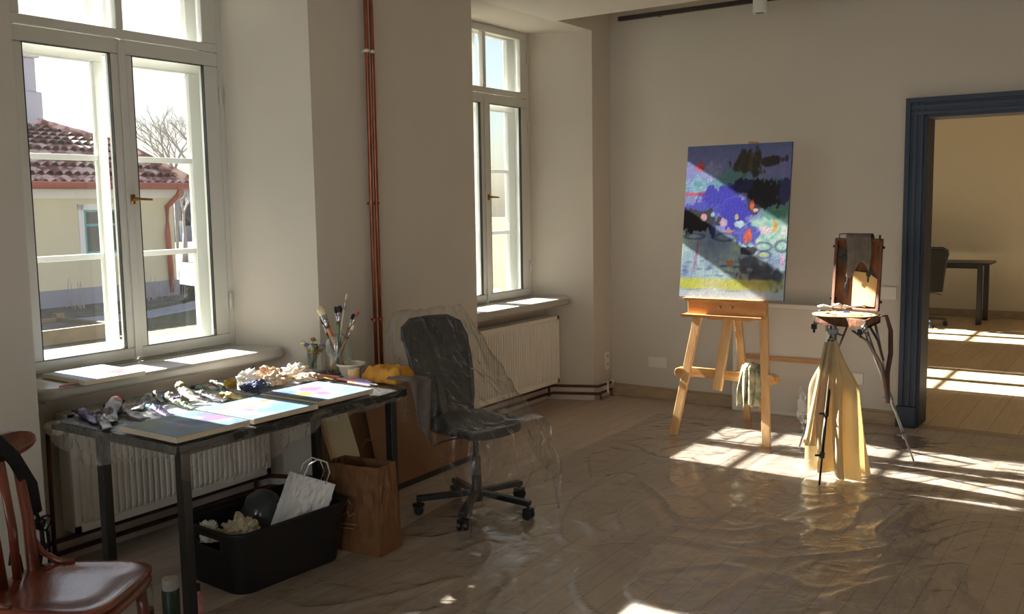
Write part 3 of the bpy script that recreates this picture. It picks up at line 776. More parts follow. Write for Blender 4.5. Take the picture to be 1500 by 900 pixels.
# tray: box with ledges
MB().span((-2.615, 5.965, .84), (-2.075, 6.02, .935)).build('tray_box', PINEX, ez, bevel=.003)
MB().span((-2.635, 5.93, .935), (-2.075, 6.05, .953)).build('tray_top', PINEX, ez, bevel=.003)
MB().span((-2.645, 5.915, .822), (-2.085, 6.0, .842)).build('tray_ledge', PINEX, ez, bevel=.003)
MB().span((-2.50, 6.02, .80), (-2.2, 6.06, .84)).build('tray_block', PINEX, ez, bevel=.003)
mb = MB()
for xx in (-2.385, -2.30): mb.lathe([(0, 0), (.011, .001), (.009, .006), (0, .008)], (xx, 5.966, .895), 14, Matrix.Rotation(R(90), 3, 'X'))
mb.build_each('screw', ALU, ez, smooth=True)

def sm(a, b, x): x = max(0, min(1, (x-a)/(b-a))); return x*x*(3-2*x)
def nz(x, y, z=0): return noise.noise(Vector((x, y, z)))
def mix(a, b, t): return tuple(a[i]*(1-t)+b[i]*t for i in range(3))
def blobc(c, x, y, cx, cy, rx, ry, col, seed=0, rough=.35, edge=.25, amt=1.0):
    d = math.hypot((x-cx)/rx, (y-cy)/ry) + rough*1.35*nz(x*14, y*11, seed) + .32*nz(x*38, y*30, seed+3)
    k_ = 1+.16*nz(x*26, y*60, seed+9)
    return mix(c, tuple(q*k_ for q in col), (1-sm(1-edge, 1+edge*.3, d))*amt)
def ringc(c, x, y, cx, cy, rx, ry, col, wdt=.22, amt=.9, seed=0):
    d = math.hypot((x-cx)/rx, (y-cy)/ry)+.10*nz(x*18, y*18, seed)
    return mix(c, col, max(0, 1-abs(d-1)/wdt)*amt)
def abstract(u, v):
    x = u; y = 1-v
    n1 = nz(x*5, y*4, 1); n2 = nz(x*20, y*30, 2); n3 = nz(x*60, y*60, 3)
    c = mix((124, 132, 196), (138, 140, 205), .5+n1)                       # violet-blue top
    c = mix(c, (74, 104, 150), sm(.0, .25, .14-y+.1*n1)*.8)
    c = blobc(c, x, y, .45, .2, .28, .08, (96, 158, 150), 4, .5, .5, .75)
    c = blobc(c, x, y, .12, .27, .22, .075, (126, 176, 204), 5, .4, .5, .95)
    c = blobc(c, x, y, .55, .255, .5, .03, (88, 150, 160), 5, .5, .5, .8)
    c = blobc(c, x, y, .25, .17, .14, .07, (164, 166, 226), 6, .4, .5, .8)
    c = blobc(c, x, y, .13, .14, .05, .035, (226, 92, 112), 7, .5, .4, .95)
    c = blobc(c, x, y, .10, .32, .13, .02, (214, 64, 88), 8, .4, .4, .9)
    c = blobc(c, x, y, .05, .5, .4, .10, (90, 104, 186), 8, .3, .4, .8)
    # lower field
    low = sm(.50, .60, y+.03*n1)
    c = mix(c, mix((150, 176, 206), (190, 220, 222), .5+n1*1.3+.4*nz(x*50, y*6, 4)), low)
    c = mix(c, (96, 116, 168), low*max(0, nz(x*12, y*46, 7))*1.5*sm(.72, .78, y)*(1-sm(.84, .88, y)))
    # teal/white triangle right
    tri = sm(0, .04, (y-.50)+(x-.55)*.22)*sm(.46, .52, x)*(1-sm(.66, .74, y))
    c = mix(c, mix((150, 214, 200), (214, 222, 214), .4+n2), tri)
    c = blobc(c, x, y, .9, .44, .17, .055, (94, 158, 140), 9, .3, .4, .95)
    # trees
    c = blobc(c, x, y, .36, .36, .22, .10, (28, 24, 178), 10, .3, .25, .98)
    c = blobc(c, x, y, .18, .42, .19, .05, (52, 58, 184), 11, .35, .3, .95)
    c = blobc(c, x, y, .50, .45, .16, .115, (36, 28, 186), 12, .25, .2, .98)
    c = blobc(c, x, y, .62, .585, .15, .075, (66, 72, 190), 13, .3, .3, .9)
    c = ringc(c, x, y, .50, .46, .14, .12, (140, 110, 226), .10, .3, 3)
    c = blobc(c, x, y, .60, .275, .17, .05, (30, 30, 92), 14, .2, .2, .97)
    c = blobc(c, x, y, .93, .31, .12, .085, (38, 46, 104), 15, .25, .2, .9)
    c = blobc(c, x, y, .77, .33, .15, .095, (14, 14, 26), 16, .25, .15, .99)
    c = blobc(c, x, y, .68, .40, .09, .055, (36, 24, 44), 17, .35, .3, .95)
    c = blobc(c, x, y, .12, .495, .24, .075, (10, 10, 15), 18, .22, .12, 1)
    c = blobc(c, x, y, .30, .55, .025, .06, (34, 34, 120), 19, .3, .3, .9)
    # dark flower top right
    c = blobc(c, x, y, .61, .13, .16, .085, (52, 46, 36), 20, .55, .3, .93)
    c = blobc(c, x, y, .83, .115, .15, .035, (46, 32, 34), 21, .5, .3, .9)
    c = mix(c, (92, 92, 44), (1-sm(.8, 1.1, math.hypot((x-.60)/.15, (y-.14)/.08)))*max(0, n2)*1.2)
    # accents
    for cx, cy, rx, ry, col in ((.66, .395, .022, .03, (226, 92, 50)), (.70, .43, .03, .014, (240, 190, 190)), (.64, .60, .045, .05, (236, 92, 62)), (.885, .535, .024, .05, (226, 164, 52)),
                                (.80, .56, .05, .03, (236, 206, 220)), (.97, .56, .03, .06, (232, 232, 226)), (.20, .47, .035, .03, (226, 170, 176)), (.29, .455, .03, .02, (170, 196, 226)),
                                (.40, .51, .05, .03, (214, 178, 214)), (.45, .565, .05, .012, (222, 110, 96)), (.52, .475, .02, .02, (224, 200, 120)), (.48, .77, .035, .025, (216, 132, 84)),
                                (.60, .81, .025, .04, (228, 158, 44)), (.97, .75, .02, .04, (222, 170, 214)), (.56, .52, .05, .022, (196, 224, 224))):
        c = blobc(c, x, y, cx, cy, rx, ry, col, cx*30, .4, .4, .92)
    c = mix(c, (176, 92, 150), max(0, 1-abs(x-.145-(y-.75)*-.15)/.02)*sm(.6, .66, y)*(1-sm(.8, .86, y))*.8)
    for cx, cy, rx, ry in ((.79, .665, .075, .026), (.96, .66, .06, .034), (.80, .715, .06, .022), (.12, .60, .09, .018), (.42, .605, .10, .024)):
        c = ringc(c, x, y, cx, cy, rx, ry, (44, 52, 96), .42, .6, cx*9)
    c = blobc(c, x, y, .65, .69, .09, .028, (40, 42, 66), 33, .15, .2, .95)
    c = blobc(c, x, y, .80, .715, .035, .012, (214, 206, 90), 34, .3, .3, .9)
    c = blobc(c, x, y, .80, .84, .22, .09, (70, 74, 96), 35, .7, .4, .85)
    c = blobc(c, x, y, .66, .77, .12, .05, (78, 84, 110), 36, .8, .3, .8)
    c = mix(c, (58, 62, 84), sm(.45, .7, x)*sm(.74, .8, y)*(1-sm(.9, .94, y))*max(0, .3+nz(x*22, y*26, 8))*.8)
    yl = sm(.865, .885, y+.008*n2)*(1-sm(.93, .955, y+.01*n1))*(1-sm(.75, .98, x)*.6)
    c = mix(c, mix((204, 208, 70), (214, 214, 132), .5+n1*1.2), yl*.93)
    c = mix(c, (196, 210, 228), sm(.945, .965, y+.01*n1)*.9)
    return tuple(k*.86*(1+.05*n3+.07*n2) for k in c)
# painting: leaning back on the tray
P0 = Vector((-2.688, 5.985, .953)); PW = .722
PUP = Vector((-.008, .16, 1.0)).normalized()*1.03; PR = Vector((1, .0, .0))*PW
PN = PR.cross(PUP).normalized()       # faces the room
if PN.y > 0: PN = -PN
pt = thing('easel_painting', 'large blue and violet abstract painting standing on the pine easel', 'painting', tuple(P0+PR*.5))
paint_surface(lambda u, v: P0+PR*u+PUP*v+PN*.0005, 190, 260, abstract, 'painted_face', painted('oil_paint_large', rough=.45), pt)
MB().extrude([P0, P0+PR, P0+PR+PUP, P0+PUP], -PN*.022).build('canvas_edge', mat('dark_blue_canvas_edge', (92, 112, 150), .7, rgb2=(44, 58, 96), vscale=14), pt)
mb = MB()
for a, b in ((0, 0), (0, .93)): mb.extrude([P0+PR*0.02+PUP*(b+.01)-PN*.022, P0+PR*.98+PUP*(b+.01)-PN*.022, P0+PR*.98+PUP*(b+.06)-PN*.022, P0+PR*.02+PUP*(b+.06)-PN*.022], -PN*.012)
mb.build_each('stretcher_bar', PINEX, pt)

# rag on the crossbar
mb = MB()
def rag(u, v):
    a = (u-.5); z = .485-.245*v; s = .06+.022*math.sin(v*3)
    return (-2.165+a*s*2.2+.012*math.sin(u*19+v*4), 5.955-.028*math.sin(u*PI)-.02*math.sin(u*23+v*2)-.01*v, z+.02*math.sin(u*PI)+.012*math.sin(u*17)*v)
mb.grid(rag, 34, 22); 
def rag2(u, v): 
    p = rag(u, v*.55); return (p[0], 6.02+.02*math.sin(u*15), p[2])
mb.grid(rag2, 34, 14)
mb.grid(lambda u, v: (rag(u, 0)[0], rag(u, 0)[1]*(1-v)+rag2(u, 0)[1]*v, rag(u, 0)[2]+.03*math.sin(v*PI)), 34, 6)
tag(mb.build('paint_rag', mat('stained_rag', (206, 190, 158), .9, rgb2=(112, 122, 96), vscale=16, bump=.5, bscale=40), smooth=True, solid=.006), 'paint-stained rag hung over the crossbar of the pine easel', 'rag')

# ================================================================== BOX EASEL
be = thing('box_easel', 'old wooden box easel on telescopic metal tripod legs near the door', 'easel', (-1.50, 5.72, 0))
A = Vector((-1.640, 5.47, .0)); 
bx = lambda u, v, z: Vector((-1.615+u*.32, 5.45+v*.32-u*.10, z))
MB().extrude([bx(0, 0, .885), bx(1, 0, .885), bx(1, 1, .885), bx(0, 1, .885)], (0, 0, .014)).build('box_bottom', OLDWOOD, be, bevel=.002)
mb = MB()
for q in (((0, 0), (1, 0), (1, .04), (0, .04)), ((0, .96), (1, .96), (1, 1), (0, 1)), ((0, 0), (.04, 0), (.04, 1), (0, 1)), ((.96, 0), (1, 0), (1, 1), (.96, 1))):
    mb.extrude([bx(u, v, .885) for u, v in q], (0, 0, .05))
mb.build('box_side', OLDWOOD, be, bevel=.003)
# lid, upright
l0 = bx(.06, 1.0, .95); l1 = bx(.97, 1.0, .95); 
lv = lambda u, w, d=0: l0.lerp(l1, u)+Vector((-.0, .055, .415))*w+Vector((.1, -.95, 0)).normalized()*d
mb = MB()
mb.extrude([lv(0, 0), lv(1, 0), lv(1, 1), lv(0, 1)], Vector((-.03, .02, 0)).normalized()*.0+Vector((0, .012, 0)))
mb.build('lid_panel', OLDWOOD, be, bevel=.002)
mb = MB()
for q in (((0, 0), (.06, 0), (.06, 1), (0, 1)), ((.94, 0), (1, 0), (1, 1), (.94, 1)), ((0, .965), (1, .965), (1, 1), (0, 1)), ((0, 0), (1, 0), (1, .03), (0, .03))):
    mb.extrude([lv(u, w_) for u, w_ in q], Vector((.004, -.04, .0)))
mb.build('lid_rim', OLDWOOD, be, bevel=.003)
MB().extrude([lv(.42, .06, .008), lv(.90, .06, .008), lv(.93, .44, .008), (lv(.74, .52, .008)), lv(.42, .54, .008)], Vector((.0004, -.004, 0))).build('sketch_panel', PALEPLY, be)
mb = MB()
for u, w_, a, b in ((.30, .30, .02, .07), (.78, .5, .035, .03), (.74, .42, .014, .03), (.14, .78, .05, .05), (.2, .7, .03, .04)):
    mb.blob(lv(u, w_, .012), (a*.6, .003, b*.6), .5, 8, u*10, 2)
mb.build_each('paint_smear', mat('dark_paint_smear', (34, 36, 30), .5), be)
mb = MB()
for u in (.02, .98):
    for w_ in (.13, .88):
        c = lv(u, w_, .01); mb.cyl(c+Vector((-.018, 0, 0)), c+Vector((.018, 0, 0)), .008, n=10)
mb.cyl(lv(.93, 1.0), lv(.93, 1.05), .006, n=8)
mb.build_each('wing_nut', BLACKM, be)
MB().tube([lv(.07, 1.0), lv(.07, 1.055), lv(.25, 1.065), lv(.25, 1.0)], .003, 8).build('wire_loop', BLACKM, be)
# corner fittings, clamps
mb = MB()
for u, v in ((.02, .0), (.9, -.02)):
    c = bx(u, v, .87); mb.box(c, (.03, .02, .03)).cyl(c+Vector((0, 0, -.035)), c, .007, n=8)
mb.build('foot_stud', BLACKM, be, bevel=.003)
mb = MB(); c = bx(.97, .02, .9); mb.blob(c+Vector((0, -.01, -.01)), (.018, .016, .022), .3, 8, 3, 2).cyl(c, c+Vector((.02, 0, -.05)), .008, n=10)
mb.build('clamp', CHROME, be, smooth=True)
mb = MB(); c = Vector((-1.52, 5.52, .84))
mb.cyl(c+Vector((0, 0, -.07)), c+Vector((0, 0, .045)), .02, n=14).box(c+Vector((0, 0, .0)), (.05, .045, .03)).cyl(c+Vector((-.03, -.02, .04)), c+Vector((-.03, -.02, .0)), .008, n=8).tube([c+Vector((.02, -.01, -.01)), c+Vector((.06, -.02, -.02))], .006, 8).cyl(c+Vector((-.01, -.02, -.05)), c+Vector((-.01, -.05, -.05)), .012, n=10)
mb.build('tripod_head', ALU, be, bevel=.003)
# legs
TP = Vector((-1.52, 5.53, .80))
def tleg(foot, knee, top=TP):
    foot = Vector(foot); k = top.lerp(foot, .52)
    l = MB().tube([top, k], .012, 10).build('leg', BLACKM if knee else ALU, be, smooth=True)
    m_ = MB().tube([k-(foot-top)*.06, top.lerp(foot, .80)], .0085, 10).tube([top.lerp(foot, .78), foot+Vector((0, 0, .004))], .006, 10).build('lower_tube', BLACKM if knee else ALU, l, smooth=True)
    for f in (.52, .80):
        c = top.lerp(foot, f); MB().cyl(c-(foot-top)*.02, c+(foot-top)*.02, .014, n=12).cyl(c, c+Vector((-.035, -.02, .0)), .006, n=8).build('clamp_collar', BLACKM if knee else ALU, l)
    return l
tleg((-1.503, 5.243, .0), True); tleg((-1.166, 6.04, 0), False, Vector((-1.375, 5.62, .87))); tleg((-1.858, 6.02, 0), False)
MB().tube([Vector((-1.33, 5.7, .87)), Vector((-1.285, 5.80, .55))], .008, 8).tube([Vector((-1.46, 5.6, .87)), Vector((-1.52, 5.52, .66))], .006, 8).build_each('brace_rod', ALU, be, smooth=True)
# leather straps hanging from the box
LEA = mat('brown_leather', (92, 52, 34), .5, bump=.2, bscale=60, rgb2=(50, 32, 26), vscale=10)
mb = MB().tube([(-1.39, 5.44, .86), (-1.345, 5.6, .78), (-1.295, 5.72, .63), (-1.275, 5.75, .50), (-1.265, 5.755, .42)], .013, 8, flat=.25)
mb.tube([(-1.31, 5.6, .925), (-1.262, 5.66, .93), (-1.245, 5.70, .84), (-1.25, 5.74, .70), (-1.27, 5.76, .58), (-1.265, 5.765, .40)], .014, 8, flat=.3)
mb.tube([(-1.35, 5.62, .88), (-1.31, 5.68, .78), (-1.285, 5.72, .66)], .010, 8, flat=.5)
mb.build_each('strap', LEA, be, smooth=True)
# palette lying on the open box
pl = thing('palette', 'pale kidney-shaped wooden palette lying on the box easel', 'palette', (-1.47, 5.52, .95))
pts = []
for k in range(40):
    a = 2*PI*k/40; rr = 1+.10*math.sin(2*a+.6)-.12*max(0, math.cos(a-2.4))**6
    pts.append((-1.462+.165*rr*math.cos(a), 5.52+.145*rr*math.sin(a)-.02*math.cos(a)))
MB().prism(pts, .9365, .943).build('board', PALEPLY, pl, bevel=.002)
prnd = random.Random(6)
for k, (xx, yy, cc) in enumerate(((-1.40, 5.45, (232, 206, 40)), (-1.36, 5.46, (238, 228, 120)), (-1.5, 5.44, (206, 140, 110)), (-1.33, 5.53, (230, 230, 220)), (-1.55, 5.5, (150, 96, 60)), (-1.47, 5.6, (60, 70, 110)))):
    MB().blob((xx, yy, .944), (.022, .016, .006), .4, 9, k, 2).build('paint_dab', mat('paint_dab_%d' % k, cc, .35), pl, smooth=True)
MB().blob((-1.62, 5.62, .944), (.02, .012, .004), .4, 9, 8, 2).build('paint_dab', mat('paint_dab_dark', (50, 40, 36), .5), pl, smooth=True)
# crumpled silver tubes at the back of the box
for k, (xx, yy, a) in enumerate(((-1.60, 5.66, .3), (-1.545, 5.68, 2.1), (-1.49, 5.69, .9), (-1.425, 5.70, 2.6))):
    mb = MB(); d = Vector((math.cos(a), math.sin(a)*.4, 0)); c = Vector((xx, yy, .962+.01*(k % 2)))
    mb.tube([c-d*.05, c-d*.02+Vector((0, 0, .008)), c+d*.03, c+d*.05+Vector((0, 0, .01))], [.014, .016, .011, .004], 8, flat=.6)
    o = mb.build('paint_tube', mat('foil_%d' % k, (216, 216, 208), .3, metal=.6, bump=.8, bscale=60), smooth=True)
    tag(o, 'crumpled silver paint tube lying behind the palette on the box easel', 'paint tube', 'crumpled tubes on the box easel')
# grey cloth over the lid
mb = MB()
c0 = lv(.28, 1.01); c1 = lv(.80, 1.01)
def gc(u, v):
    p = c0.lerp(c1, u); dz = -.0
    z = -(.185+.05*math.sin(u*5.5+.9))*v
    fold = .007*math.sin(u*17+v*1.2)*min(1, .4+v)
    return p+Vector((.01*math.sin(v*3)+.016*(u-.5)*-v, -.055-abs(.012*math.sin(v*2))-fold-.01, z+.014*(1-v)))
mb.grid(gc, 40, 20); mb.grid(lambda u, v: gc(u, 0).lerp(c0.lerp(c1, u)+Vector((0, .022, .004)), v)+Vector((0, 0, .016*math.sin(v*PI))), 40, 6)
mb.grid(lambda u, v: c0.lerp(c1, u)+Vector((0, .022+.006*math.sin(u*19), .004-.1*v)), 40, 6)
tag(mb.build('grey_cloth', GREYC, smooth=True, solid=.003), 'grey cloth draped over the raised lid of the box easel', 'cloth')

# cream jacket / cloth hanging from the tripod head
CRM = mat('cream_hanging_cloth', (198, 184, 150), .8, bump=.25, bscale=50)
n_ = CRM.node_tree; pb_ = n_.nodes['Principled BSDF']; tl_ = n_.nodes.new('ShaderNodeBsdfTranslucent'); tl_.inputs[0].default_value = (*lin((206, 172, 112)), 1)
ms_ = n_.nodes.new('ShaderNodeMixShader'); ms_.inputs[0].default_value = .35; ou_ = n_.nodes['Material Output']
n_.links.new(pb_.outputs[0], ms_.inputs[1]); n_.links.new(tl_.outputs[0], ms_.inputs[2]); n_.links.new(ms_.outputs[0], ou_.inputs[0])
mb = MB(); top = Vector((-1.500, 5.47, .80))
def jk(u, v):
    # u around, v down
    a = R(-160)+u*R(290)
    w1 = .022+.072*sm(-.05, .36, v)+.036*v; d1 = .018+.08*v
    f = 1+.36*math.sin(u*40+2*math.sin(v*2.5))*sm(.05, .4, v)+.10*math.sin(u*57+v*3)*v
    x = top.x-.005+.035*v+w1*f*math.cos(a)*1.0; y = top.y-.0+d1*f*math.sin(a)*1.3
    z = .79-.765*v+.03*math.sin(u*9)*v*v
    return (x, y, max(.012, z))
mb.grid(jk, 110, 46)
hg = thing('hanging_smock', 'cream cloth smock hanging from the box easel down to the floor', 'smock', (top.x, top.y, 0))
mb.build('cloth', CRM, hg, smooth=True)
mb = MB()
mb.grid(lambda u, v: (top.x-.02-.06*v+.012*math.sin(u*9)+(u-.5)*(.03+.05*v)*1.4, top.y-.05-.06*v-.012*math.sin(u*16), .79-.60*v), 26, 26)
mb.build('sleeve', CRM, hg, smooth=True)
MB().tube([(-1.52, 5.46, .815), (-1.50, 5.455, .795), (-1.51, 5.45, .77), (-1.53, 5.455, .79), (-1.52, 5.46, .815)], .006, 8).build('hanging_loop', CHROME, hg, smooth=True)
# pale plastic bag caught on the rear leg
mb = MB().blob((-1.80, 5.86, .30), (.03, .03, .10), .5, 8, 2, 3)
tag(mb.build('plastic_bag', FILMT, smooth=True), 'small clear plastic bag caught on the tripod leg nearest the pine easel', 'bag')

# ================================================================== OFFICE CHAIR
def swivel_chair(base, face, label, group=None, wrap=False, rot5=0):
    t = thing('office_chair', label, 'chair', base, face, group)
    M = WM[t.name]
    W = lambda x, y, z: M @ Vector((x, y, z))       # local: +x is forward
    mb = MB(); mb.lathe([(0, .06), (.032, .06), (.036, .10), (.028, .13), (.026, .2), (0, .2)], W(0, 0, 0), 16)
    mb.build('hub', BLACKP, t, smooth=True)
    for k in range(5):
        a = R(rot5+72*k)-face
        e = Vector((math.cos(a), math.sin(a), 0))
        l = MB().beam(W(*(e*.02)[:2], .105), W(*(e*.315)[:2], .085), .042, .028).build('leg', BLACKP, t, bevel=.006)
        c = W(*(e*.305)[:2], 0)
        s_ = e.cross(Vector((0, 0, 1))); s_ = (M.to_3x3() @ s_)
        m_ = MB()
        for q in (-.017, .017): m_.cyl(c+s_*(q-.009)+Vector((0, 0, .027)), c+s_*(q+.009)+Vector((0, 0, .027)), .025, n=18)
        m_.box(c+Vector((0, 0, .05)), (.045, .045, .02)).cyl(c+Vector((0, 0, .04)), c+Vector((0, 0, .078)), .007, n=8)
        m_.build('castor', BLACKP, l, bevel=.003)
    MB().cyl(W(0, 0, .14), W(0, 0, .30), .026, .024).cyl(W(0, 0, .29), W(0, 0, .42), .016).build('gas_column', BLACKM, t, smooth=False, bevel=.002)
    MB().box(W(0, 0, .425), (.16, .13, .03), M.to_3x3()).tube([W(.02, -.05, .42), W(-.02, -.20, .405), W(-.03, -.25, .39)], .005, 8).build('mechanism', BLACKM, t, bevel=.003)
    # seat: superellipse cushion
    m_ = MB(); N_ = 40
    rings = []
    for (s, z) in ((.0, .435), (.86, .438), (.98, .448), (1.0, .465), (.97, .482), (.86, .492), (.5, .490), (0, .487)):
        P = []
        for i in range(N_):
            a = 2*PI*i/N_; ca, sa = math.cos(a), math.sin(a)
            r = 1/((abs(ca)**2.6+abs(sa)**2.6)**(1/2.6))
            P.append(W(.215*r*s*ca+.005, .225*r*s*sa*(1.0-.05*ca), z+(.012 if ca < -.6 and s > .6 else 0)-(.012*(ca > .7 and s > .8))))
        rings.append(m_.vs(P))
    for A_, B_ in zip(rings, rings[1:]): m_.bridge(A_, B_)
    m_.build('seat', BLACKP if not wrap else mat('black_seat_fabric', (20, 20, 22), .6, bump=.4, bscale=120), t, smooth=True)
    # backrest: curved mesh panel with frame
    def bp(u, v):   # u across -1..1, v 0..1 up
        wd = .205*(1-.12*max(0, 1-v)**1.5)+.0
        rr = 1-.10*max(0, (abs(u)-.75)/.25)**2*(1 if v > .9 or v < .08 else 0)
        x = -.235-.115*v+.045*(1-u*u)*-1+.05*math.sin(v*PI)*.5
        z = .455+.53*v - .035*max(0, abs(u)-.6)**2*(v > .8)*8
        return W(x, u*wd, z)
    m_ = MB(); m_.grid(lambda a, b: bp(a*2-1, b), 20, 22); m_.build('backrest_mesh', MESHB, t, smooth=True, solid=.01)
    pts_ = [bp(u, 0) for u in (-1, -.5, 0, .5, 1)] + [bp(1, v) for v in (.2, .4, .6, .8, .93)] + [bp(.93, 1), bp(.6, 1.01), bp(0, 1.015), bp(-.6, 1.01), bp(-.93, 1)] + [bp(-1, v) for v in (.93, .8, .6, .4, .2)]
    m_ = MB().tube(pts_+pts_[:1], .012, 10, caps=False); m_.build('backrest_frame', BLACKP, t, smooth=True)
    MB().beam(W(-.05, 0, .425), W(-.25, 0, .43), .05, .012).beam(W(-.25, 0, .425), W(-.30, 0, .66), .05, .012, (1, 0, 0)).build('back_bracket', BLACKM, t, bevel=.003)
    return t, W
oc, OW = swivel_chair((-2.885, 3.885, 0), R(-14), 'black mesh office chair wrapped in clear film beside the painting table', wrap=True, rot5=5)
# clear film thrown over the chair
mb = MB()
def wrap_pt(u, v):
    # u 0..1 from back side to front, v 0..1 across
    yy = (v-.5)*2
    s = u
    if s < .18:   k = s/.18; x, z = -.43+.02*k, .42+.55*k                      # hangs down behind
    elif s < .24: k = (s-.18)/.06; x, z = -.41+.08*k, .97+.05*math.sin(k*PI)+.03*k
    elif s < .62: k = (s-.24)/.38; x, z = -.33+.50*k, 1.00-.50*k**.75          # sails down from the back to the seat
    elif s < .74: k = (s-.62)/.12; x, z = .17+.10*k, .50-.012*k
    else:         k = (s-.74)/.26; x, z = .27+.05*math.sin(k*2.5), .488-.33*k
    side = abs(yy)
    wd = .25+.04*s
    drop = max(0, side-.72)/.28
    lim = .30 if s > .55 else .12+.25*s
    z2 = z-drop*lim
    yy2 = math.copysign(min(side, .72+.28*.35*side)*wd/.78, yy)
    if .24 < s < .62 and side > .6:
        yy2 *= 1.03
    n_a = nz(s*9, yy*3.3, 2)*.030+nz(s*22, yy*9, 5)*.016+max(0, 1-abs(nz(s*6+yy*2, yy*4, 8))*7)*.012
    return OW(x+n_a*.8, yy2+n_a*.5*math.copysign(1, yy), max(.02, z2+n_a*.5+.010))
mb.grid(wrap_pt, 120, 70)
fo = mb.build('clear_film_cover', FILMC, smooth=True)
tag(fo, 'crinkled transparent plastic film thrown over the black office chair', 'plastic film')

# ================================================================== PAINTING TABLE
tb = thing('painting_table', 'narrow black metal table covered with film and art materials', 'table', (-3.2, 2.75, 0))
for x, y in ((-2.93, 2.135), (-3.43, 2.135), (-2.93, 3.285), (-3.43, 3.285)):
    MB().span((x-.02, y-.02, .012), (x+.02, y+.02, .705)).build('leg', BLACKM, tb, bevel=.004)
    MB().span((x-.022, y-.022, 0), (x+.022, y+.022, .014)).build('foot_cap', BLACKP, tb)
mb = MB()
mb.span((-2.95, 2.115, .70), (-2.91, 3.33, .722)).span((-3.45, 2.115, .70), (-3.41, 3.33, .722)).span((-3.76, 2.115, .70), (-2.91, 2.155, .722)).span((-3.76, 3.265, .70), (-2.91, 3.305, .722))
mb.build('frame_rail', BLACKM, tb, bevel=.004)
BT = mat('black_table_board', (26, 25, 27), .4)
MB().prism([(-3.49, 2.105), (-2.905, 2.105), (-2.905, 3.36), (-3.49, 3.52)], .72, .742).build('table_top', BT, tb, bevel=.003)
MB().prism([(-3.72, 2.13), (-3.565, 2.13), (-3.565, 3.53), (-3.72, 3.56)], .72, .742).build('rear_board', BT, tb, bevel=.003)
# film over the table, hanging at the front and near end
ft = thing('table_film', 'crinkled clear plastic film covering the black table and hanging down', 'plastic film', (-3.2, 2.75, .7))
def tf(u, v):
    x = -3.71+u*.805; y = 2.10+v*1.27+(.16*(1-u))*v
    return (x, y, .7445+.006*max(0, nz(x*14, y*10, 1))+.004*max(0, nz(x*35, y*28, 2)))
m_ = MB(); m_.grid(tf, 60, 90); m_.build('top_sheet', FILMT, ft, smooth=True)
def ff_(u, v):   # front hang
    y = 2.10+u*1.27; L = .05+.15*max(0, 1-abs(u-.2)/.38)+.03*abs(nz(u*7, 0, 3))+.03*max(0, u-.9)*8*0
    return (-2.897+.012*nz(u*18, v*2, 4)+.018*v*abs(nz(u*9, v, 6)), y, .745-L*v+.004*nz(u*30, v*5, 7))
m_ = MB(); m_.grid(ff_, 110, 12)
def fe_(u, v):   # near end hang
    x = -3.71+u*.81; L = .05+.10*max(0, 1-abs(u-.35)/.5)+.02*nz(u*8, 2, 3)
    return (x, 2.095-.014*abs(nz(u*12, v*2, 5))-.012*v, .745-L*v)
m_.grid(fe_, 70, 12)
m_.build('hanging_edge', film('hanging_table_film', (.96, .96, .95), .06, .08, bump=1.0, bscale=20, gloss=2.2), ft, smooth=True)
# black crumpled film edge
m_ = MB(); m_.grid(lambda u, v: (-2.893+.006*nz(u*60, v*3, 1), 2.35+u*1.01, .742-(.03+.012*nz(u*25, 0, 8))*v), 140, 4)
m_.build('dark_edge_fold', mat('dark_creased_film', (30, 30, 32), .25, bump=1, bscale=70), ft, smooth=True)

PAPB = mat('pale_blue_paper', (196, 208, 222), .6)
m_ = MB(); m_.grid(lambda u, v: (-3.49+.17*u, 2.42+.98*v, .7425+.0010*nz(u*6, v*9, 3)), 10, 20)
tag(m_.build('paper_sheet', PAPB, smooth=True), 'pale paper strip under the tubes beside the small canvases', 'paper')
m_ = MB(); m_.grid(lambda u, v: (-3.715+.15*u, 2.42+.98*v, .7425+.0010*nz(u*6, v*9, 3)), 10, 20)
tag(m_.build('paper_sheet', PAPB, smooth=True), 'pale paper strip along the wall side of the table under the rearmost tubes', 'paper')
# small canvases
def small(seed, base, blobs):
    def f(u, v):
        c = mix(base[0], base[1], sm(-.4, .5, nz(u*3, v*3, seed)))
        for b in blobs: c = blobc(c, u, v, b[0], b[1], b[2], b[3], b[4], seed+b[0]*7, .35, .6, b[5] if len(b) > 5 else .9)
        n = nz(u*30, v*30, seed); return tuple(k*.74*(1+.05*n) for k in c)
    return f
EDGE = mat('raw_canvas_edge', (204, 188, 164), .8, bump=.2, bscale=120)
def flat_canvas(x0, x1, y0, y1, z, rz, f, label, th=.022, name='small_canvas', tilt=None, cat='canvas painting'):
    c = Vector(((x0+x1)/2, (y0+y1)/2, z)); t = thing(name, label, cat, tuple(c), rz, 'small canvases on the table' if name == 'small_canvas' else None)
    M = WM[t.name]; hx, hy = (x1-x0)/2, (y1-y0)/2
    MB().extrude([M@Vector((a*hx, b*hy, 0)) for a, b in ((-1, -1), (1, -1), (1, 1), (-1, 1))], (0, 0, th)).build('canvas_edge', EDGE, t, bevel=.003)
    paint_surface(lambda u, v: M@Vector(((u*2-1)*(hx-.002), (v*2-1)*(hy-.002), th+.0007)), 70, 70, f, 'painted_face', painted('paint_'+label[:12].replace(' ', '_'), rough=.5), t)
    return t
Z0 = .751
fa = small(1, ((62, 92, 118), (104, 146, 172)), ((.2, .25, .3, .25, (120, 128, 66)), (.5, .45, .25, .2, (62, 62, 130)), (.55, .35, .1, .08, (176, 104, 70)), (.8, .75, .2, .25, (110, 160, 196)), (.55, .85, .25, .14, (206, 84, 170)), (.3, .7, .22, .14, (120, 160, 176)), (.8, .2, .3, .1, (52, 84, 104)), (.6, .62, .2, .1, (80, 60, 140))))
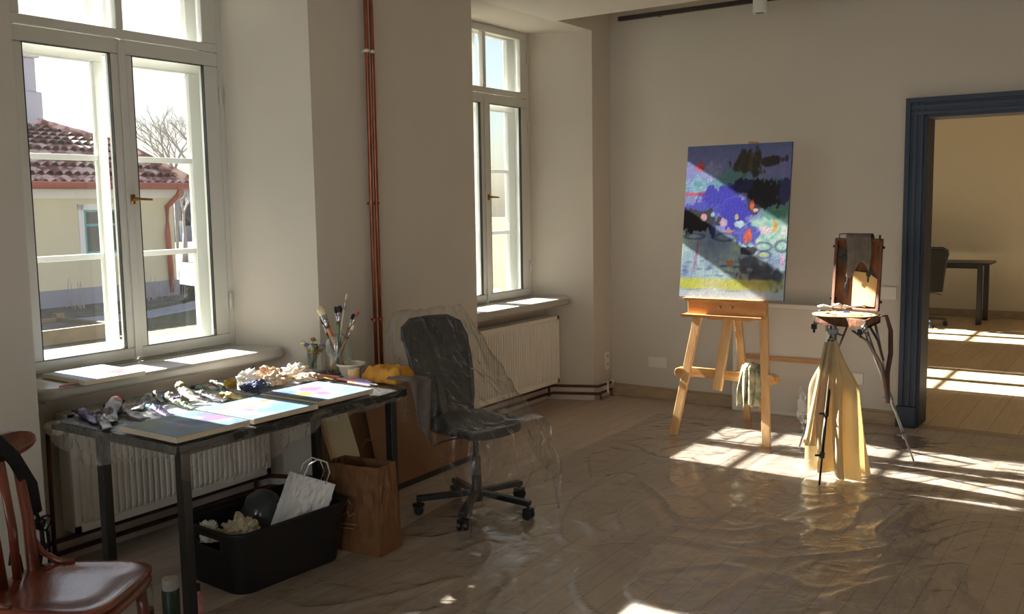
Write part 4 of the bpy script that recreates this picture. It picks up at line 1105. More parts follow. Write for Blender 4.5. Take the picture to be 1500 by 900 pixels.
fb = small(2, ((104, 156, 196), (136, 184, 206)), ((.3, .78, .06, .13, (200, 112, 30)), (.35, .45, .3, .2, (206, 190, 120)), (.55, .3, .12, .1, (214, 90, 160)), (.45, .93, .05, .09, (190, 90, 40)), (.25, .2, .05, .09, (150, 96, 60)), (.8, .6, .2, .3, (84, 150, 200)), (.15, .6, .12, .2, (150, 190, 206)), (.5, 1.0, .6, .07, (60, 96, 60))))
fc_ = small(3, ((128, 164, 200), (160, 184, 206)), ((.3, .55, .22, .2, (210, 90, 190)), (.5, .28, .13, .16, (210, 186, 40)), (.65, .45, .2, .1, (196, 90, 176)), (.2, .15, .2, .2, (60, 120, 190)), (.8, .06, .4, .08, (62, 66, 112)), (.5, .02, .6, .06, (90, 96, 70)), (.8, .78, .22, .2, (120, 184, 214))))
flat_canvas(-3.262, -2.915, 2.108, 2.445, Z0, R(-1), fa, 'small painted canvas at the near end of the table, half in shade')
flat_canvas(-3.262, -2.905, 2.462, 2.802, Z0, R(-1.5), fb, 'small pale painted canvas in the middle of the table row')
flat_canvas(-3.288, -2.925, 2.822, 3.165, Z0, R(-1.2), fc_, 'small pink and yellow painted canvas nearest the office chair')
# canvas on the sill
fs = small(4, ((176, 190, 206), (190, 200, 212)), ((.72, .72, .24, .15, (196, 34, 34)), (.62, .86, .1, .1, (204, 50, 44))))
flat_canvas(-4.13, -3.775, 2.295, 2.585, .8515+.001, R(-2), fs, 'white canvas with a red patch lying on the near windowsill', .02, 'sill_canvas')
mb = MB().tube([(-3.83, 2.30, .857), (-3.85, 2.255, .857), (-3.84, 2.21, .857)], [.008, .009, .006], 8, flat=.7)
tag(mb.build('paint_tube', mat('pinkish_small_tube', (178, 120, 116), .5), smooth=True), 'small pinkish tube under the corner of the sill canvas', 'paint tube')

# paint tubes
def tube_prop(x, y, ang, L, wd, body, cap, label, z=.752, bend=0.0, capr=.4, squeeze=.5):
    t = thing('paint_tube', label, 'paint tube', (x, y, z), ang, 'paint tubes on the table')
    M = WM[t.name]; W_ = lambda a, b, c: M @ Vector((a, b, c))
    m_ = MB(); rings = []; N_ = 16; K = 14
    for k in range(K+1):
        s = k/K; r = wd*.5*(.9+.16*math.sin(s*9+x*30)+.10*nz(s*14, x*50, y*30)); h = r*(1-squeeze*s**.7)*(1 if s < .9 else .45)
        hh = max(.0025, h*(1-s*.75)); ww = r*(1+.22*s)
        by = bend*s*s
        cz = hh+.001+.003*nz(s*5, x*40, y*40)
        P = [W_(-L/2+L*s, by+ww*math.cos(2*PI*i/N_)*(1+.16*nz(s*9, i*.7, x*9)), max(.0008, cz+hh*math.sin(2*PI*i/N_)*(1+.6*nz(s*12, i*.9, y*9)))) for i in range(N_)]
        rings.append(m_.vs(P))
    for a, b in zip(rings, rings[1:]): m_.bridge(a, b)
    m_.face(rings[0][::-1]); m_.face(rings[-1])
    m_.build('body', body, t, smooth=True)
    r = wd*.5*capr
    c = W_(-L/2, 0, wd*.45); d = (M.to_3x3() @ Vector((-1, 0, .05))).normalized()
    MB().cyl(c, c+d*.012, wd*.40, r*.9).cyl(c+d*.011, c+d*.034, r*1.05, r, n=14).build('cap', cap, t, bevel=.0015)
    MB().blob(c+d*.012+Vector((0, 0, r*.5)), (r*1.0, r*.9, r*.6), .7, 11, x*40, 2).build('paint_crust', cap, t, smooth=True)
    return t
FOIL = mat('dirty_foil', (150, 146, 144), .3, metal=.8, rgb2=(66, 60, 62), vscale=30, bump=.8, bscale=60)
FOILP = mat('purple_stained_foil', (128, 116, 160), .3, metal=.6, rgb2=(52, 42, 66), vscale=24, bump=.8, bscale=60)
FOILG = mat('green_stained_foil', (140, 150, 120), .4, metal=.4, rgb2=(60, 84, 60), vscale=24, bump=.8, bscale=60)
FOILW = mat('white_label_tube', (176, 174, 164), .45, rgb2=(104, 92, 84), vscale=20, bump=.5, bscale=50)
FOILY = mat('yellow_stained_tube', (206, 196, 136), .45, rgb2=(150, 120, 60), vscale=20, bump=.5, bscale=50)
CAPD = mat('dark_cap', (28, 36, 40), .5); CAPG = mat('turquoise_cap', (52, 140, 140), .5); CAPW = mat('white_cap', (190, 188, 180), .5, var=.2, vscale=40)
CAPY = mat('yellow_cap', (222, 176, 36), .5, rgb2=(120, 96, 20), vscale=50); CAPV = mat('violet_cap', (70, 50, 110), .45); CAPO = mat('orange_smeared_cap', (214, 150, 96), .5, rgb2=(70, 130, 110), vscale=50)
PINKT = mat('pink_clear_tube', (170, 110, 126), .2, rgb2=(150, 158, 172), vscale=9, bump=.3, bscale=30, coat=.5)
PINKC = mat('red_pink_cap', (178, 66, 82), .25, rgb2=(206, 150, 150), vscale=20, coat=.5)
tl = [(-3.50, 2.215, R(-30), .15, .040, FOIL, CAPV, 'crushed foil tube between pink-headed tube and table edge', .751, .01, .4),
 (-3.68, 2.33, R(-70), .13, .036, FOILP, CAPD, 'violet-stained tube half behind the grey smeared one', .751, 0, .4),
 (-3.45, 2.76, R(-30), .13, .036, FOILG, CAPO, 'crushed green-grey tube lying across the creased grey one', .757, 0, .6),
 (-3.66, 2.57, R(-20), .14, .038, FOIL, CAPG, 'foil tube lying nearest the wall behind the turquoise-capped tube', .751, 0, .5),
 (-3.64, 2.90, R(-5), .13, .038, FOILW, CAPO, 'pale tube behind the yellow crusted jar', .751, 0, .6),
 (-3.565, 2.265, R(-42), .20, .062, PINKT, PINKC, 'large pink-headed tube lying at the near end of the table', .753, 0, .85),
 (-3.56, 2.165, R(-15), .17, .045, FOILP, CAPD, 'purple-stained foil tube at the outermost near corner of the table', .75, .02, .4),
 (-3.42, 2.145, R(-18), .16, .040, FOIL, CAPD, 'dull flattened foil tube beside the corner of the nearest canvas', .75, -.01, .4),
 (-3.645, 2.215, R(10), .12, .036, FOILP, CAPD, 'short violet foil tube behind the pink-headed tube', .75, 0, .4),
 (-3.62, 2.445, R(-52), .17, .045, FOIL, CAPW, 'grey foil tube with a white smeared cap near the wall', .752, .01, .6),
 (-3.46, 2.30, R(-12), .18, .042, FOIL, CAPD, 'long grey foil tube between pink-headed tube and nearest canvas', .751, .01, .4),
 (-3.39, 2.39, R(-4), .17, .042, FOILP, CAPG, 'mauve foil tube lying along the back edge of the nearest canvas', .751, 0, .5),
 (-3.62, 2.355, R(25), .11, .034, FOIL, CAPD, 'small dark-capped foil tube in front of the grey tube', .75, 0, .5),
 (-3.53, 2.56, R(-12), .16, .042, FOILW, CAPG, 'white tube with a turquoise cap in the sunlight', .751, 0, .6),
 (-3.42, 2.535, R(0), .10, .034, FOILG, CAPO, 'short greenish tube with an orange-smeared cap', .751, 0, .7),
 (-3.47, 2.61, R(32), .12, .036, FOILW, CAPV, 'white tube with a violet cap behind the middle canvas', .752, 0, .7),
 (-3.62, 2.68, R(-24), .21, .05, FOILW, CAPO, 'long white tube with thick paint-crusted round cap', .752, .01, .95),
 (-3.45, 2.70, R(4), .16, .044, FOIL, CAPD, 'creased grey tube touching the middle canvas', .751, 0, .5),
 (-3.60, 2.79, R(8), .15, .042, FOILG, CAPD, 'green-smeared tube lying against the wall side', .751, 0, .5),
 (-3.43, 2.83, R(16), .14, .040, FOILW, CAPW, 'white tube with a white cap in front of the yellow jar', .752, 0, .7),
 (-3.36, 2.76, R(20), .12, .036, FOILY, CAPY, 'yellow-stained tube beside the corner of the middle canvas', .751, 0, .6)]
for a in tl: tube_prop(*a)
# yellow crusted jar
t = thing('paint_jar', 'small jar crusted with yellow paint among the tubes', 'jar', (-3.55, 2.87, .752))
MB().lathe([(0, 0), (.026, 0), (.03, .006), (.03, .035), (.026, .04), (.026, .048), (0, .05)], (-3.55, 2.87, .752), 20).build('body', CAPY, t, smooth=True)
MB().blob((-3.55, 2.87, .795), (.028, .028, .012), .4, 9, 2, 3).build('paint_crust', CAPY, t, smooth=True)
# crumpled papers and a dark blue rag
RAGB = mat('dark_blue_rag', (54, 62, 92), .9, bump=.6, bscale=40, rgb2=(92, 98, 122), vscale=20)
def crumple(c, r, seed, m, name, label, cat, group=None, amp=.55):
    mb = MB(); t_ = bmesh.new(); bmesh.ops.create_icosphere(t_, subdivisions=4, radius=1); mp = {}
    for v in t_.verts:
        d = v.co.normalized(); q = d*2.2+Vector((seed*5.3, seed, 0))
        k = .75+amp*abs(noise.noise(q*1.3))*1.4+.28*abs(noise.noise(q*3.4))-.15*abs(noise.noise(q*7))
        p = Vector((d.x*r[0]*k, d.y*r[1]*k, d.z*r[2]*k)); p.z = max(p.z, -r[2]*.55)
        mp[v] = mb.bm.verts.new(Vector(c)+p+Vector((0, 0, r[2]*.55)))
    for f in t_.faces: mb.face([mp[v] for v in f.verts])
    t_.free(); return tag(mb.build(name, m), label, cat, group)
PAP = mat('paper_towel', (232, 226, 214), .85, bump=.4, bscale=30); PAPS = mat('stained_paper_towel', (220, 208, 186), .85, rgb2=(176, 130, 104), vscale=14, bump=.4, bscale=30)
crumple((-3.60, 3.02, .752), (.05, .06, .045), 1, PAP, 'paper_towel', 'bright white crumpled paper towel behind the dark blue rag', 'paper towel')
crumple((-3.50, 3.10, .752), (.06, .085, .035), 2, PAPS, 'paper_towel', 'crumpled stained paper towel behind the gap between canvases', 'paper towel')
crumple((-3.62, 3.16, .752), (.045, .06, .04), 3, PAPS, 'paper_towel', 'reddish-stained crumpled paper towel nearest the wall', 'paper towel')
crumple((-3.57, 3.30, .752), (.06, .075, .04), 4, PAP, 'paper_towel', 'pale crumpled paper towel beside the flower glass', 'paper towel')
crumple((-3.44, 3.25, .752), (.06, .07, .022), 5, PAPS, 'paper_towel', 'flattened paper towel beside the red pencils', 'paper towel')
crumple((-3.46, 2.94, .752), (.055, .075, .03), 6, RAGB, 'blue_rag', 'dark blue crumpled rag on the table by the white paper', 'rag')
# brush jar
jx, jy = -3.40, 3.43
t = thing('brush_jar', 'tall clear glass jar holding the paintbrushes', 'jar', (jx, jy, .752))
MB().lathe([(0, 0), (.058, 0), (.066, .008), (.067, .16), (.06, .178), (.056, .184), (.056, .20), (.059, .203), (.059, .205), (.054, .205), (.054, .186), (.063, .16), (.062, .012), (0, .006)], (jx, jy, .752), 32).build('glass', JARG, t, smooth=True)
MB().cyl((jx, jy, .76), (jx, jy, .775), .058, n=28).build('paint_residue', mat('dark_residue', (40, 36, 34), .5), t)
BH = [mat('brush_handle_%d' % k, c, .35, coat=.3) for k, c in enumerate(((196, 128, 76), (150, 84, 50), (214, 180, 120), (60, 44, 36), (96, 110, 60), (206, 196, 180)))]
BRI = mat('cream_bristle', (222, 206, 162), .9, bump=.5, bscale=90); BRD = mat('dark_bristle', (30, 30, 34), .9, bump=.5, bscale=90); BRR = mat('pink_red_bristle', (170, 70, 70), .8)
def brush(foot, tip, r, hm, bm_, blen, bw, label, ferl=.05):
    foot = Vector(foot); tip = Vector(tip); d = (tip-foot).normalized(); L = (tip-foot).length
    t = thing('paintbrush', label, 'paintbrush', tuple(foot), 0, 'brushes in the glass jar')
    a = foot+d*(L-blen-ferl); b = foot+d*(L-blen)
    MB().tube([foot, foot.lerp(a, .5), foot.lerp(a, .9), a], [r*.5, r*.9, r*1.1, r], 10).build('handle', hm, t, smooth=True)
    MB().tube([a, b], [r*1.02, bw*.85], 12).build('ferrule', CHROME, t, smooth=True)
    MB().tube([b, b+d*blen*.5, b+d*blen*.85, tip], [bw*.85, bw*1.1, bw*.8, bw*.15], 12).build('bristles', bm_, t, smooth=True)
zj = .765
brush((jx+.03, jy+.02, zj), (jx-.075, jy-.045, 1.105), .011, BH[0], BRI, .05, .021, 'widest round brush with cream bristles in the glass jar', .07)
brush((jx+.035, jy-.01, zj), (jx-.092, jy-.02, 1.035), .005, BH[3], BRD, .03, .006, 'thin dark brush leaning beside the widest cream brush')
brush((jx-.0, jy+.03, zj), (jx-.018, jy+.01, 1.10), .006, BH[3], BRD, .035, .009, 'dark-tipped slim brush between the cream and fat black brushes')
brush((jx+.01, jy-.03, zj), (jx+.01, jy+.012, 1.105), .007, BH[4], BRD, .035, .014, 'fat black-bristled brush standing upright in the jar')
brush((jx-.02, jy-.02, zj), (jx+.045, jy+.03, 1.165), .0045, BH[5], BRI, .03, .005, 'tallest thin pale brush in the jar')
brush((jx-.03, jy+.0, zj), (jx+.055, jy+.065, 1.06), .009, BH[4], BRD, .03, .010, 'olive-handled brush leaning behind the pink-tipped brush')
brush((jx-.045, jy-.02, zj), (jx+.10, jy+.05, 1.075), .0065, BH[1], BRR, .03, .007, 'reddish brush with a pink tip leaning toward the copper pipes')
brush((jx-.035, jy-.03, zj), (jx+.085, jy+.03, 1.01), .006, BH[0], BRI, .03, .007, 'shortest orange-handled brush leaning in front of the pink-tipped one')
# flower glass on a saucer
sx, sy = -3.60, 3.47
tag(MB().lathe([(0, 0), (.06, 0), (.085, .008), (.088, .012), (.084, .013), (.058, .005), (0, .005)], (sx, sy, .7505), 32).build('glass_saucer', JARG, smooth=True), 'clear glass saucer under the small flower glass', 'saucer')
t = thing('flower_glass', 'small clear glass with wilting flowers by the brush jar', 'glass', (-3.61, 3.45, .757))
MB().lathe([(0, 0), (.02, 0), (.022, .004), (.026, .10), (.0245, .10), (.020, .008), (0, .006)], (-3.61, 3.45, .757), 20).build('glass', JARG, t, smooth=True)
GST = mat('green_stem', (76, 96, 48), .7); FL = [mat('flower_%d' % k, c, .8) for k, c in enumerate(((156, 128, 56), (120, 110, 170), (196, 184, 120), (84, 104, 52), (110, 84, 60)))]
frnd = random.Random(12)
for k in range(11):
    b = Vector((-3.61+frnd.uniform(-.008, .008), 3.45+frnd.uniform(-.008, .008), .77))
    tp = Vector((-3.61+frnd.uniform(-.05, .075), 3.45+frnd.uniform(-.03, .05), .86+frnd.uniform(-.01, .05)))
    MB().tube([b, b.lerp(tp, .6)+Vector((0, 0, .02)), tp], .0018, 5).build('stem', GST, t)
    MB().blob(tp, (.014, .014, .010), .7, 12, k, 2).build('flower', FL[k % 5], t)
# bowl and small pot
t = thing('white_tub', 'round white plastic tub between brush jar and yellow cloth', 'tub', (-3.315, 3.52, .752))
MB().lathe([(0, 0), (.05, 0), (.056, .006), (.068, .052), (.075, .054), (.076, .064), (.070, .064), (.063, .05), (.052, .01), (0, .008)], (-3.335, 3.45, .752), 32).build('bowl', PLAST, t, smooth=True)
t = thing('paint_pot', 'small clear pot of pinkish paint with a yellow lid edge', 'pot', (-3.24, 3.375, .752))
MB().lathe([(0, 0), (.027, 0), (.03, .005), (.031, .042), (.027, .048), (0, .049)], (-3.245, 3.375, .752), 20).build('body', mat('pinkish_pot', (214, 160, 140), .4, rgb2=(214, 196, 110), vscale=30), t, smooth=True)
MB().cyl((-3.245, 3.375, .799), (-3.245, 3.375, .806), .03, n=20).build('lid', mat('cream_lid', (222, 206, 170), .5), t, bevel=.002)
# coloured pencils
pc = [((-3.53, 3.36), (-3.34, 3.37), (206, 90, 84), 'red pencil nearest the flower glass'), ((-3.49, 3.345), (-3.32, 3.36), (226, 150, 140), 'salmon-pink pencil beside the red one'),
      ((-3.47, 3.315), (-3.31, 3.305), (226, 196, 40), 'yellow pencil at the back corner of the far canvas'), ((-3.45, 3.335), (-3.27, 3.335), (190, 60, 50), 'dark red pencil behind the yellow pencil'),
      ((-3.31, 3.325), (-3.16, 3.31), (230, 130, 90), 'orange pencil along the far canvas edge'), ((-3.29, 3.345), (-3.09, 3.335), (190, 150, 214), 'lilac pencil lying towards the yellow cloth'),
      ((-3.20, 3.285), (-3.04, 3.27), (222, 110, 86), 'orange-red pencil at the end of the far canvas'), ((-3.16, 3.305), (-3.02, 3.30), (40, 60, 130), 'dark blue pencil at the table corner'),
      ((-3.30, 3.365), (-3.13, 3.36), (110, 170, 214), 'light blue pencil behind the lilac one')]
tipm = mat('pencil_wood', (222, 186, 130), .6)
for k, (a, b, col, lab) in enumerate(pc):
    t = thing('coloured_pencil', lab, 'pencil', (a[0], a[1], .752), 0, 'coloured pencils on the table')
    p = Vector((*a, .758)); q = Vector((*b, .758)); d = (q-p).normalized()
    MB().cyl(p, q-d*.018, .0048, n=6).build('shaft', mat('pencil_paint_%d' % k, col, .35), t)
    MB().cyl(q-d*.018, q, .0048, .0006, n=6).build('tip', tipm, t)
# yellow cloth and grey rag on the far end
mb = MB()
def yc_(u, v):
    x = -3.19+.215*u+.02*nz(u*4, v*4, 1); y = 3.37+.15*v+.015*nz(u*5, v*5, 2)
    e = min(u, 1-u, v, 1-v)*2
    z = .752+.055*max(0, min(1, e*2.6))**.6+.035*abs(nz(u*4+3, v*4, 3))*min(1, e*5)+.006*abs(math.sin(v*8+u*7+3*nz(u*3, v*3, 1)))*min(1, e*4)
    return (x, y, max(.7515, z))
mb.grid(yc_, 50, 34)
tag(mb.build('yellow_cloth', YELC, smooth=True, solid=.004), 'mustard yellow cloth heaped on the far end of the table', 'cloth')
mb = MB()
def gr(u, v):
    y = 3.36+.16*u*(1-.35*v)+.03*v; 
    if v < .2: k = v/.2; return (-3.02+.13*k, y, .766+.02*math.sin(u*6)*.6+.01)
    k = (v-.2)/.8
    return (-2.875+.010*math.sin(u*9+k*2)+.012*k, y, .775-.275*k*(1-.25*math.sin(u*PI*1.0+1.4)))
mb.grid(gr, 34, 26)
tag(mb.build('grey_rag', GREYC, smooth=True, solid=.004), 'grey rag hanging over the far end of the painting table', 'rag')

# ================================================================== UNDER THE TABLE
def rrect(hx, hy, r, n):
    P = []
    for cx, cy, a0 in ((hx-r, hy-r, 0), (-hx+r, hy-r, 90), (-hx+r, -hy+r, 180), (hx-r, -hy+r, 270)):
        for k in range(n+1):
            a = R(a0+90*k/n); P.append((cx+r*math.cos(a), cy+r*math.sin(a)))
    out = []                                     # resample evenly
    m = len(P); seg = [math.dist(P[i], P[(i+1) % m]) for i in range(m)]; T_ = sum(seg); N_ = 96
    i = 0; acc = 0
    for k in range(N_):
        s = T_*k/N_
        while acc+seg[i] < s: acc += seg[i]; i += 1
        f = (s-acc)/seg[i]; a, b = P[i], P[(i+1) % m]; out.append((a[0]*(1-f)+b[0]*f, a[1]*(1-f)+b[1]*f))
    return out
bk = thing('plastic_basket', 'black plastic laundry basket under the table full of bags and cloths', 'basket', (-3.225, 2.765, 0), R(-4))
M = WM[bk.name]
mb = MB(); rows = []
ZR = [.004, .012, .04, .07, .10, .13, .16, .185, .205, .232, .25, .27]
for z in ZR:
    s = z/.27; rr = rrect(.185+.030*s, .275+.035*s, .07, 8); rows.append(mb.vs([M@Vector((x, y, z)) for x, y in rr]))
mb.face(rows[0][::-1])
rr = rrect(.2, .3, .07, 8)
for j in range(len(rows)-1):
    for i in range(96):
        x, y = rr[i]
        if ZR[j] in (.205, .185) and abs(x) < .075 and abs(y) > .25: continue       # hand slots
        if .03 < ZR[j] < .2 and i % 3 == 1 and False: continue
        mb.face((rows[j][i], rows[j][(i+1) % 96], rows[j+1][(i+1) % 96], rows[j+1][i]))
mb.build('tub', BASKETM, bk, smooth=True, solid=.005)
mb = MB(); rr = rrect(.222, .317, .075, 8); mb.tube([M@Vector((x, y, .270)) for x, y in rr+rr[:1]], .009, 8, caps=False); mb.build('rim', BASKETM, bk, smooth=True)

crumple((-3.20, 2.60, .17), (.07, .085, .07), 11, CREAM, 'cream_cloth', 'crumpled cream cloth in the near end of the black basket', 'cloth')
crumple((-3.315, 2.53, .18), (.045, .045, .055), 12, PAP, 'white_cloth', 'crumpled white cloth beside the cream one in the basket', 'cloth')
tag(MB().lathe([(0, 0), (.10, 0), (.105, .02), (.10, .10), (.07, .16), (.03, .185), (0, .19)], (-3.33, 2.84, .13), 28).build('clear_dome', film('smoky_plastic', (.5, .5, .5), .12, .12, bump=.1), smooth=True), 'smoky transparent dome-shaped container at the back of the basket', 'container')
# white paper carrier bag lying in the basket
def paper_bag(name, label, c, rot, w_, d_, h_, m, hm, handles, open_=1.0, crease=.01, seed=1, group=None, notch=None):
    t = thing(name, label, 'bag', c); M = Matrix.Translation(c) @ rot.to_4x4()
    mb = MB()
    def side(p0, p1, q0, q1, nu, nv, ofs):
        def f(u, v):
            a = Vector(p0).lerp(Vector(p1), u); b = Vector(q0).lerp(Vector(q1), u); p = a.lerp(b, v)
            n = nz(u*5+ofs, v*6, seed)*crease+nz(u*13+ofs, v*11, seed+4)*crease*.4
            e = min(1, min(u, 1-u)*8)
            return M @ (p + Vector(ofs_n)*n*e*min(1, .2+v*1.2))
        mb.grid(f, nu, nv)
    hw, hd = w_/2, d_/2; k = open_
    for (a, b, nrm) in (((-hw, -hd), (hw, -hd), (0, -1, 0)), ((hw, -hd), (hw, hd), (1, 0, 0)), ((hw, hd), (-hw, hd), (0, 1, 0)), ((-hw, hd), (-hw, -hd), (-1, 0, 0))):
        ofs_n = nrm
        side((a[0], a[1], 0), (b[0], b[1], 0), (a[0]*1.0, a[1]*k, h_), (b[0]*1.0, b[1]*k, h_), 22, 26, a[0]*9+a[1]*5)
    mb.bm.faces.new([mb.bm.verts.new(M@Vector(p)) for p in ((-hw, -hd, 0), (hw, -hd, 0), (hw, hd, 0), (-hw, hd, 0))])
    bmesh.ops.remove_doubles(mb.bm, verts=mb.bm.verts, dist=.0005)
    mb.build('paper', m, t, solid=.0012)
    for sg in handles:
        P = [M@Vector((-.055, sg*hd*k, h_-.01)), M@Vector((-.05, sg*hd*k*1.1, h_+.05)), M@Vector((-.02, sg*(hd*k+.01), h_+.085)), M@Vector((.025, sg*(hd*k+.01), h_+.083)), M@Vector((.055, sg*hd*k*1.1, h_+.045)), M@Vector((.055, sg*hd*k, h_-.01))]
        MB().tube(P, .0035, 8).build('handle', hm, t, smooth=True)
    return t, M
bagm, MW = paper_bag('white_paper_bag', 'white paper carrier bag sticking out of the black basket', (-3.12, 2.83, .15), Euler((R(-8), R(24), R(62))).to_matrix(), .20, .10, .26, WPAPER, WPAPER, (-1, 1), .7, .022, 3)
# brown paper carrier bag on the floor with light print
bagb, MB_ = paper_bag('brown_paper_bag', 'tall brown kraft carrier bag standing between basket and office chair', (-3.03, 3.185, .001), Euler((0, R(-1.5), R(4))).to_matrix(), .31, .17, .41, KRAFT, KRAFT, (1,), .8, .014, 7)
prt = MB()
prs = random.Random(3)
def stroke(P, r=.0022): prt.tube([MB_@Vector((x, -.086, z)) for x, z in P], r, 5)
stroke([(-.10, .22), (-.085, .245), (-.07, .215), (-.05, .25), (-.035, .22), (-.01, .25), (.0, .23)])
stroke([(-.09, .175), (-.06, .20), (-.05, .17), (-.02, .195), (-.01, .17), (.02, .19)])
stroke([(-.10, .13), (.03, .135)]); stroke([(-.08, .11), (.01, .115)])
prt.build('faded_print', mat('faded_white_print', (186, 150, 112), .8), bagb)

# bottles
def bottle(c, prof, m, capm, capz, capr, caph, label, liquid=None):
    t = thing('bottle', label, 'bottle', c)
    MB().lathe(prof, c, 24).build('body', m, t, smooth=True)
    MB().cyl((c[0], c[1], c[2]+capz), (c[0], c[1], c[2]+capz+caph), capr, n=22).build('cap', capm, t, bevel=.003)
    if liquid: MB().lathe([(0, .004), (liquid[0], .004), (liquid[0], liquid[1]), (0, liquid[1])], c, 20).build('liquid', liquid[2], t)
    return t
AMB = mat('amber_liquid', (120, 70, 24), .15); GRB = mat('dark_green_bottle', (26, 58, 42), .25, coat=.4)
bottle((-3.16, 2.10, 0), [(0, 0), (.030, 0), (.033, .006), (.033, .13), (.026, .165), (.013, .19), (.012, .215), (0, .215)], JARG, JARG, .198, .016, .03, 'clear plastic bottle with amber liquid behind the wooden chair seat', (.030, .07, AMB))
bottle((-3.075, 2.155, 0), [(0, 0), (.030, 0), (.033, .005), (.033, .145), (.031, .15), (0, .15)], GRB, CAPW, .148, .030, .045, 'dark green bottle with broad white cap by the front table leg')
bottle((-3.02, 2.235, 0), [(0, 0), (.018, 0), (.021, .005), (.021, .09), (.012, .12), (.010, .135), (0, .135)], mat('pale_bottle_pink_label', (190, 170, 160), .4, rgb2=(176, 92, 110), vscale=40), BLACKP, .125, .012, .03, 'small pale bottle with pink label just beyond the front table leg')

# cardboard sheet and narrow canvas leaning at the pier
t = thing('cardboard_sheet', 'large brown cardboard sheet leaning against the pier behind the chair', 'cardboard', (-3.55, 4.15, 0))
q0 = Vector((-3.475, 3.80, .035)); q1 = Vector((-3.50, 4.66, .035)); up = Vector((-.13, -.0, .60))
MB().extrude([q0, q1, q1+up, q0+up], (-.006, 0, 0)).build('sheet', CARD, t)
MB().extrude([q0-Vector((0, 0, .034)), q1-Vector((0, 0, .034)), q1, q0], (-.014, 0, 0)).build('dark_edge', BLACKM, t)
t = thing('cardboard_sheet', 'smaller brown cardboard sheet standing behind the far front table leg', 'cardboard', (-3.6, 3.7, 0))
q0 = Vector((-3.53, 3.46, .004)); q1 = Vector((-3.55, 3.95, .004)); up = Vector((-.11, 0, .64))
MB().extrude([q0, q1, q1+up, q0+up], (-.006, 0, 0)).build('sheet', CARD, t)
t = thing('narrow_canvas', 'narrow cream canvas leaning upright behind the brown paper bag', 'canvas', (-3.45, 3.5, 0))
q0 = Vector((-3.395, 3.47, .004)); q1 = Vector((-3.40, 3.665, .004)); up = Vector((-.09, -.13, .62))
MB().extrude([q0, q1, q1+up, q0+up], (-.02, 0, 0)).build('canvas_face', mat('cream_primed_canvas', (206, 194, 160), .8), t, bevel=.002)
MB().extrude([q0+Vector((.001, -.004, 0)), q0+Vector((.001, .016, 0)), q0+up+Vector((.001, .016, 0)), q0+up+Vector((.001, -.004, 0))], (.01, 0, 0)).build('wooden_edge', PINE, t, bevel=.001)

# ================================================================== WOODEN CHAIR (left front)
ch_ang = R(31)
wc = thing('wooden_chair', 'reddish varnished bentwood chair with a worn seat and a bag on its back', 'chair', (-2.725, 1.545, .0), ch_ang)
M = WM[wc.name]; W = lambda x, y, z: M @ Vector((x, y, z))      # +x forward, +y left (towards the table)
N_ = 64
mb = MB()
def seat_out(s):
    P = []
    for i in range(N_):
        a = 2*PI*i/N_; ca, sa = math.cos(a), math.sin(a)
        r = 1/((abs(ca)**4.2+abs(sa)**4.2)**(1/4.2))
        x = .215*r*ca; y = .205*r*sa*(1+.10*ca)
        P.append((x*s, y*s))
    return P
rings = []
for s, z in ((.0, .432), (.93, .432), (.985, .438), (1.0, .447), (.99, .456), (.95, .460), (.86, .459), (.72, .456), (.66, .453), (.45, .4505), (.2, .450), (0, .450)):
    rings.append(mb.vs([W(x, y, z) for x, y in seat_out(s)]))
for a, b in zip(rings, rings[1:]): mb.bridge(a, b)
mb.build('seat', SEATW, wc, smooth=True)
mb = MB(); o_ = seat_out(.93); mb.tube([W(x, y, .418) for x, y in o_+o_[:1]], .016, 8, caps=False); mb.build('seat_frame', REDWOOD, wc, smooth=True)
for sx_, sy_ in ((1, 1), (1, -1)):
    MB().tube([W(.155, sy_*.155, .43), W(.165, sy_*.165, .25), W(.19, sy_*.185, 0)], [.019, .017, .012], 12).build('leg', REDWOOD, wc, smooth=True)
for sy_ in (1, -1):
    MB().tube([W(-.235, sy_*.15, 0), W(-.195, sy_*.135, .25), W(-.175, sy_*.126, .45), W(-.182, sy_*.127, .62), W(-.205, sy_*.130, .80), W(-.220, sy_*.132, .86)], [.014, .018, .02, .018, .016, .014], 12).build('leg', REDWOOD, wc, smooth=True)
    MB().tube([W(-.178, sy_*.135, .56), W(-.160, sy_*.160, .50), W(-.12, sy_*.175, .467), W(-.07, sy_*.18, .462)], .010, 10).build('brace', REDWOOD, wc, smooth=True)
# splats
for yy in (-.045, .045):
    MB().tube([W(-.175, yy*.8, .455), W(-.185, yy, .62), W(-.210, yy*1.05, .83)], .015, 10, flat=.5, up=(1, 0, 0)).build('splat', REDWOOD, wc, smooth=True)
mb = MB(); ng = 28
V = []
def crest(u, k):
    y = (u-.5)*.46; x = -.222-.03*(1-(2*u-1)**2)+.014; h = .030+.012*(1-(2*u-1)**4)*1
    e = (1-abs(2*u-1)**6)**.5 if abs(2*u-1) < 1 else 0
    h *= .35+.65*e
    q = [(-.011, -h), (.011, -h), (.013, 0), (.011, h), (-.011, h), (-.013, 0)][k]
    return W(x+q[0]-q[1]*.15, y, .865+q[1])
rg = [mb.vs([crest(i/ng, k) for k in range(6)]) for i in range(ng+1)]
for a, b in zip(rg, rg[1:]): mb.bridge(a, b)
mb.face(rg[0][::-1]); mb.face(rg[-1])
mb.build('crest_rail', REDWOOD, wc, smooth=True, bevel=.003)
mb = MB(); P = [W(.13*math.cos(2*PI*i/24)*1.15-.01, .13*math.sin(2*PI*i/24)*1.1, .20) for i in range(25)]; mb.tube(P, .009, 8, caps=False); mb.build('stretcher_ring', REDWOOD, wc, smooth=True)
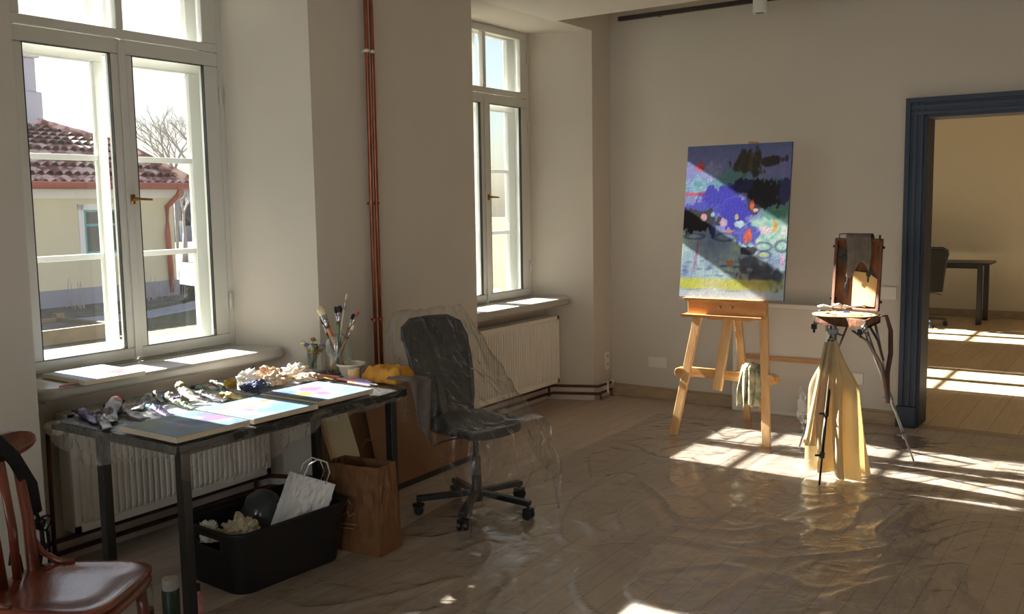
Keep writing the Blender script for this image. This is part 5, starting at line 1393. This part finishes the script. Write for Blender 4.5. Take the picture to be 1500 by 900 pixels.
# black bag hanging on the chair back
bg_ = thing('black_shoulder_bag', 'black bag hung by its webbing straps on the wooden chair back', 'bag', tuple(W(-.33, -.03, .35)))
mb = MB(); mb.blob(W(-.37, -.06, .54), (.10, .13, .16), .15, 5, 3, 3); mb.build('bag_body', FABB, bg_, smooth=True)
mb = MB()
mb.tube([W(-.32, -.09, .62), W(-.27, -.06, .80), W(-.24, -.02, .905), W(-.205, .04, .895), W(-.19, .09, .83), W(-.18, .155, .72), W(-.19, .185, .62)], .024, 8, flat=.16, up=(1, 0, .2))
mb.build('shoulder_strap', FABB, bg_, smooth=True)
mb = MB().tube([W(-.19, .185, .63), W(-.18, .195, .57), W(-.185, .205, .52), W(-.20, .20, .44)], .014, 8, flat=.3)
mb.tube([W(-.19, .19, .60), W(-.17, .22, .605), W(-.165, .235, .585), W(-.18, .22, .55), W(-.185, .195, .565)], .008, 8, flat=.4)
mb.tube([W(-.185, .195, .57), W(-.18, .23, .545), W(-.185, .24, .48), W(-.195, .235, .33)], .007, 8, flat=.4)
mb.tube([W(-.20, .05, .50), W(-.21, .08, .535), W(-.215, .11, .51), W(-.215, .13, .44)], .010, 8, flat=.4)
mb.build_each('webbing_end', FABB, bg_, smooth=True)
mb = MB().box(W(-.185, .192, .585), (.03, .035, .03), (0, .3, .5)).box(W(-.192, .202, .50), (.026, .04, .03), (0, .2, .3)); mb.build_each('buckle', BLACKP, bg_, bevel=.004)

# ================================================================== FAR ROOM FURNITURE
dk = thing('desk', 'black desk standing in the room beyond the doorway', 'desk', (-2.3, 13.2, 0))
MB().span((-3.3, 12.95, .745), (-1.70, 13.6, .775)).build('desktop', BLACKM, dk, bevel=.004)
for x, y in ((-1.80, 13.0), (-1.80, 13.54), (-3.2, 13.0), (-3.2, 13.54)):
    MB().span((x-.03, y-.03, 0), (x+.03, y+.03, .745)).build('leg', BLACKM, dk, bevel=.004)
MB().span((-3.2, 13.02, .70), (-1.8, 13.05, .745)).build('apron', BLACKM, dk)
swivel_chair((-2.42, 12.6, 0), R(120), 'black mesh office chair at the desk in the far room', rot5=20)
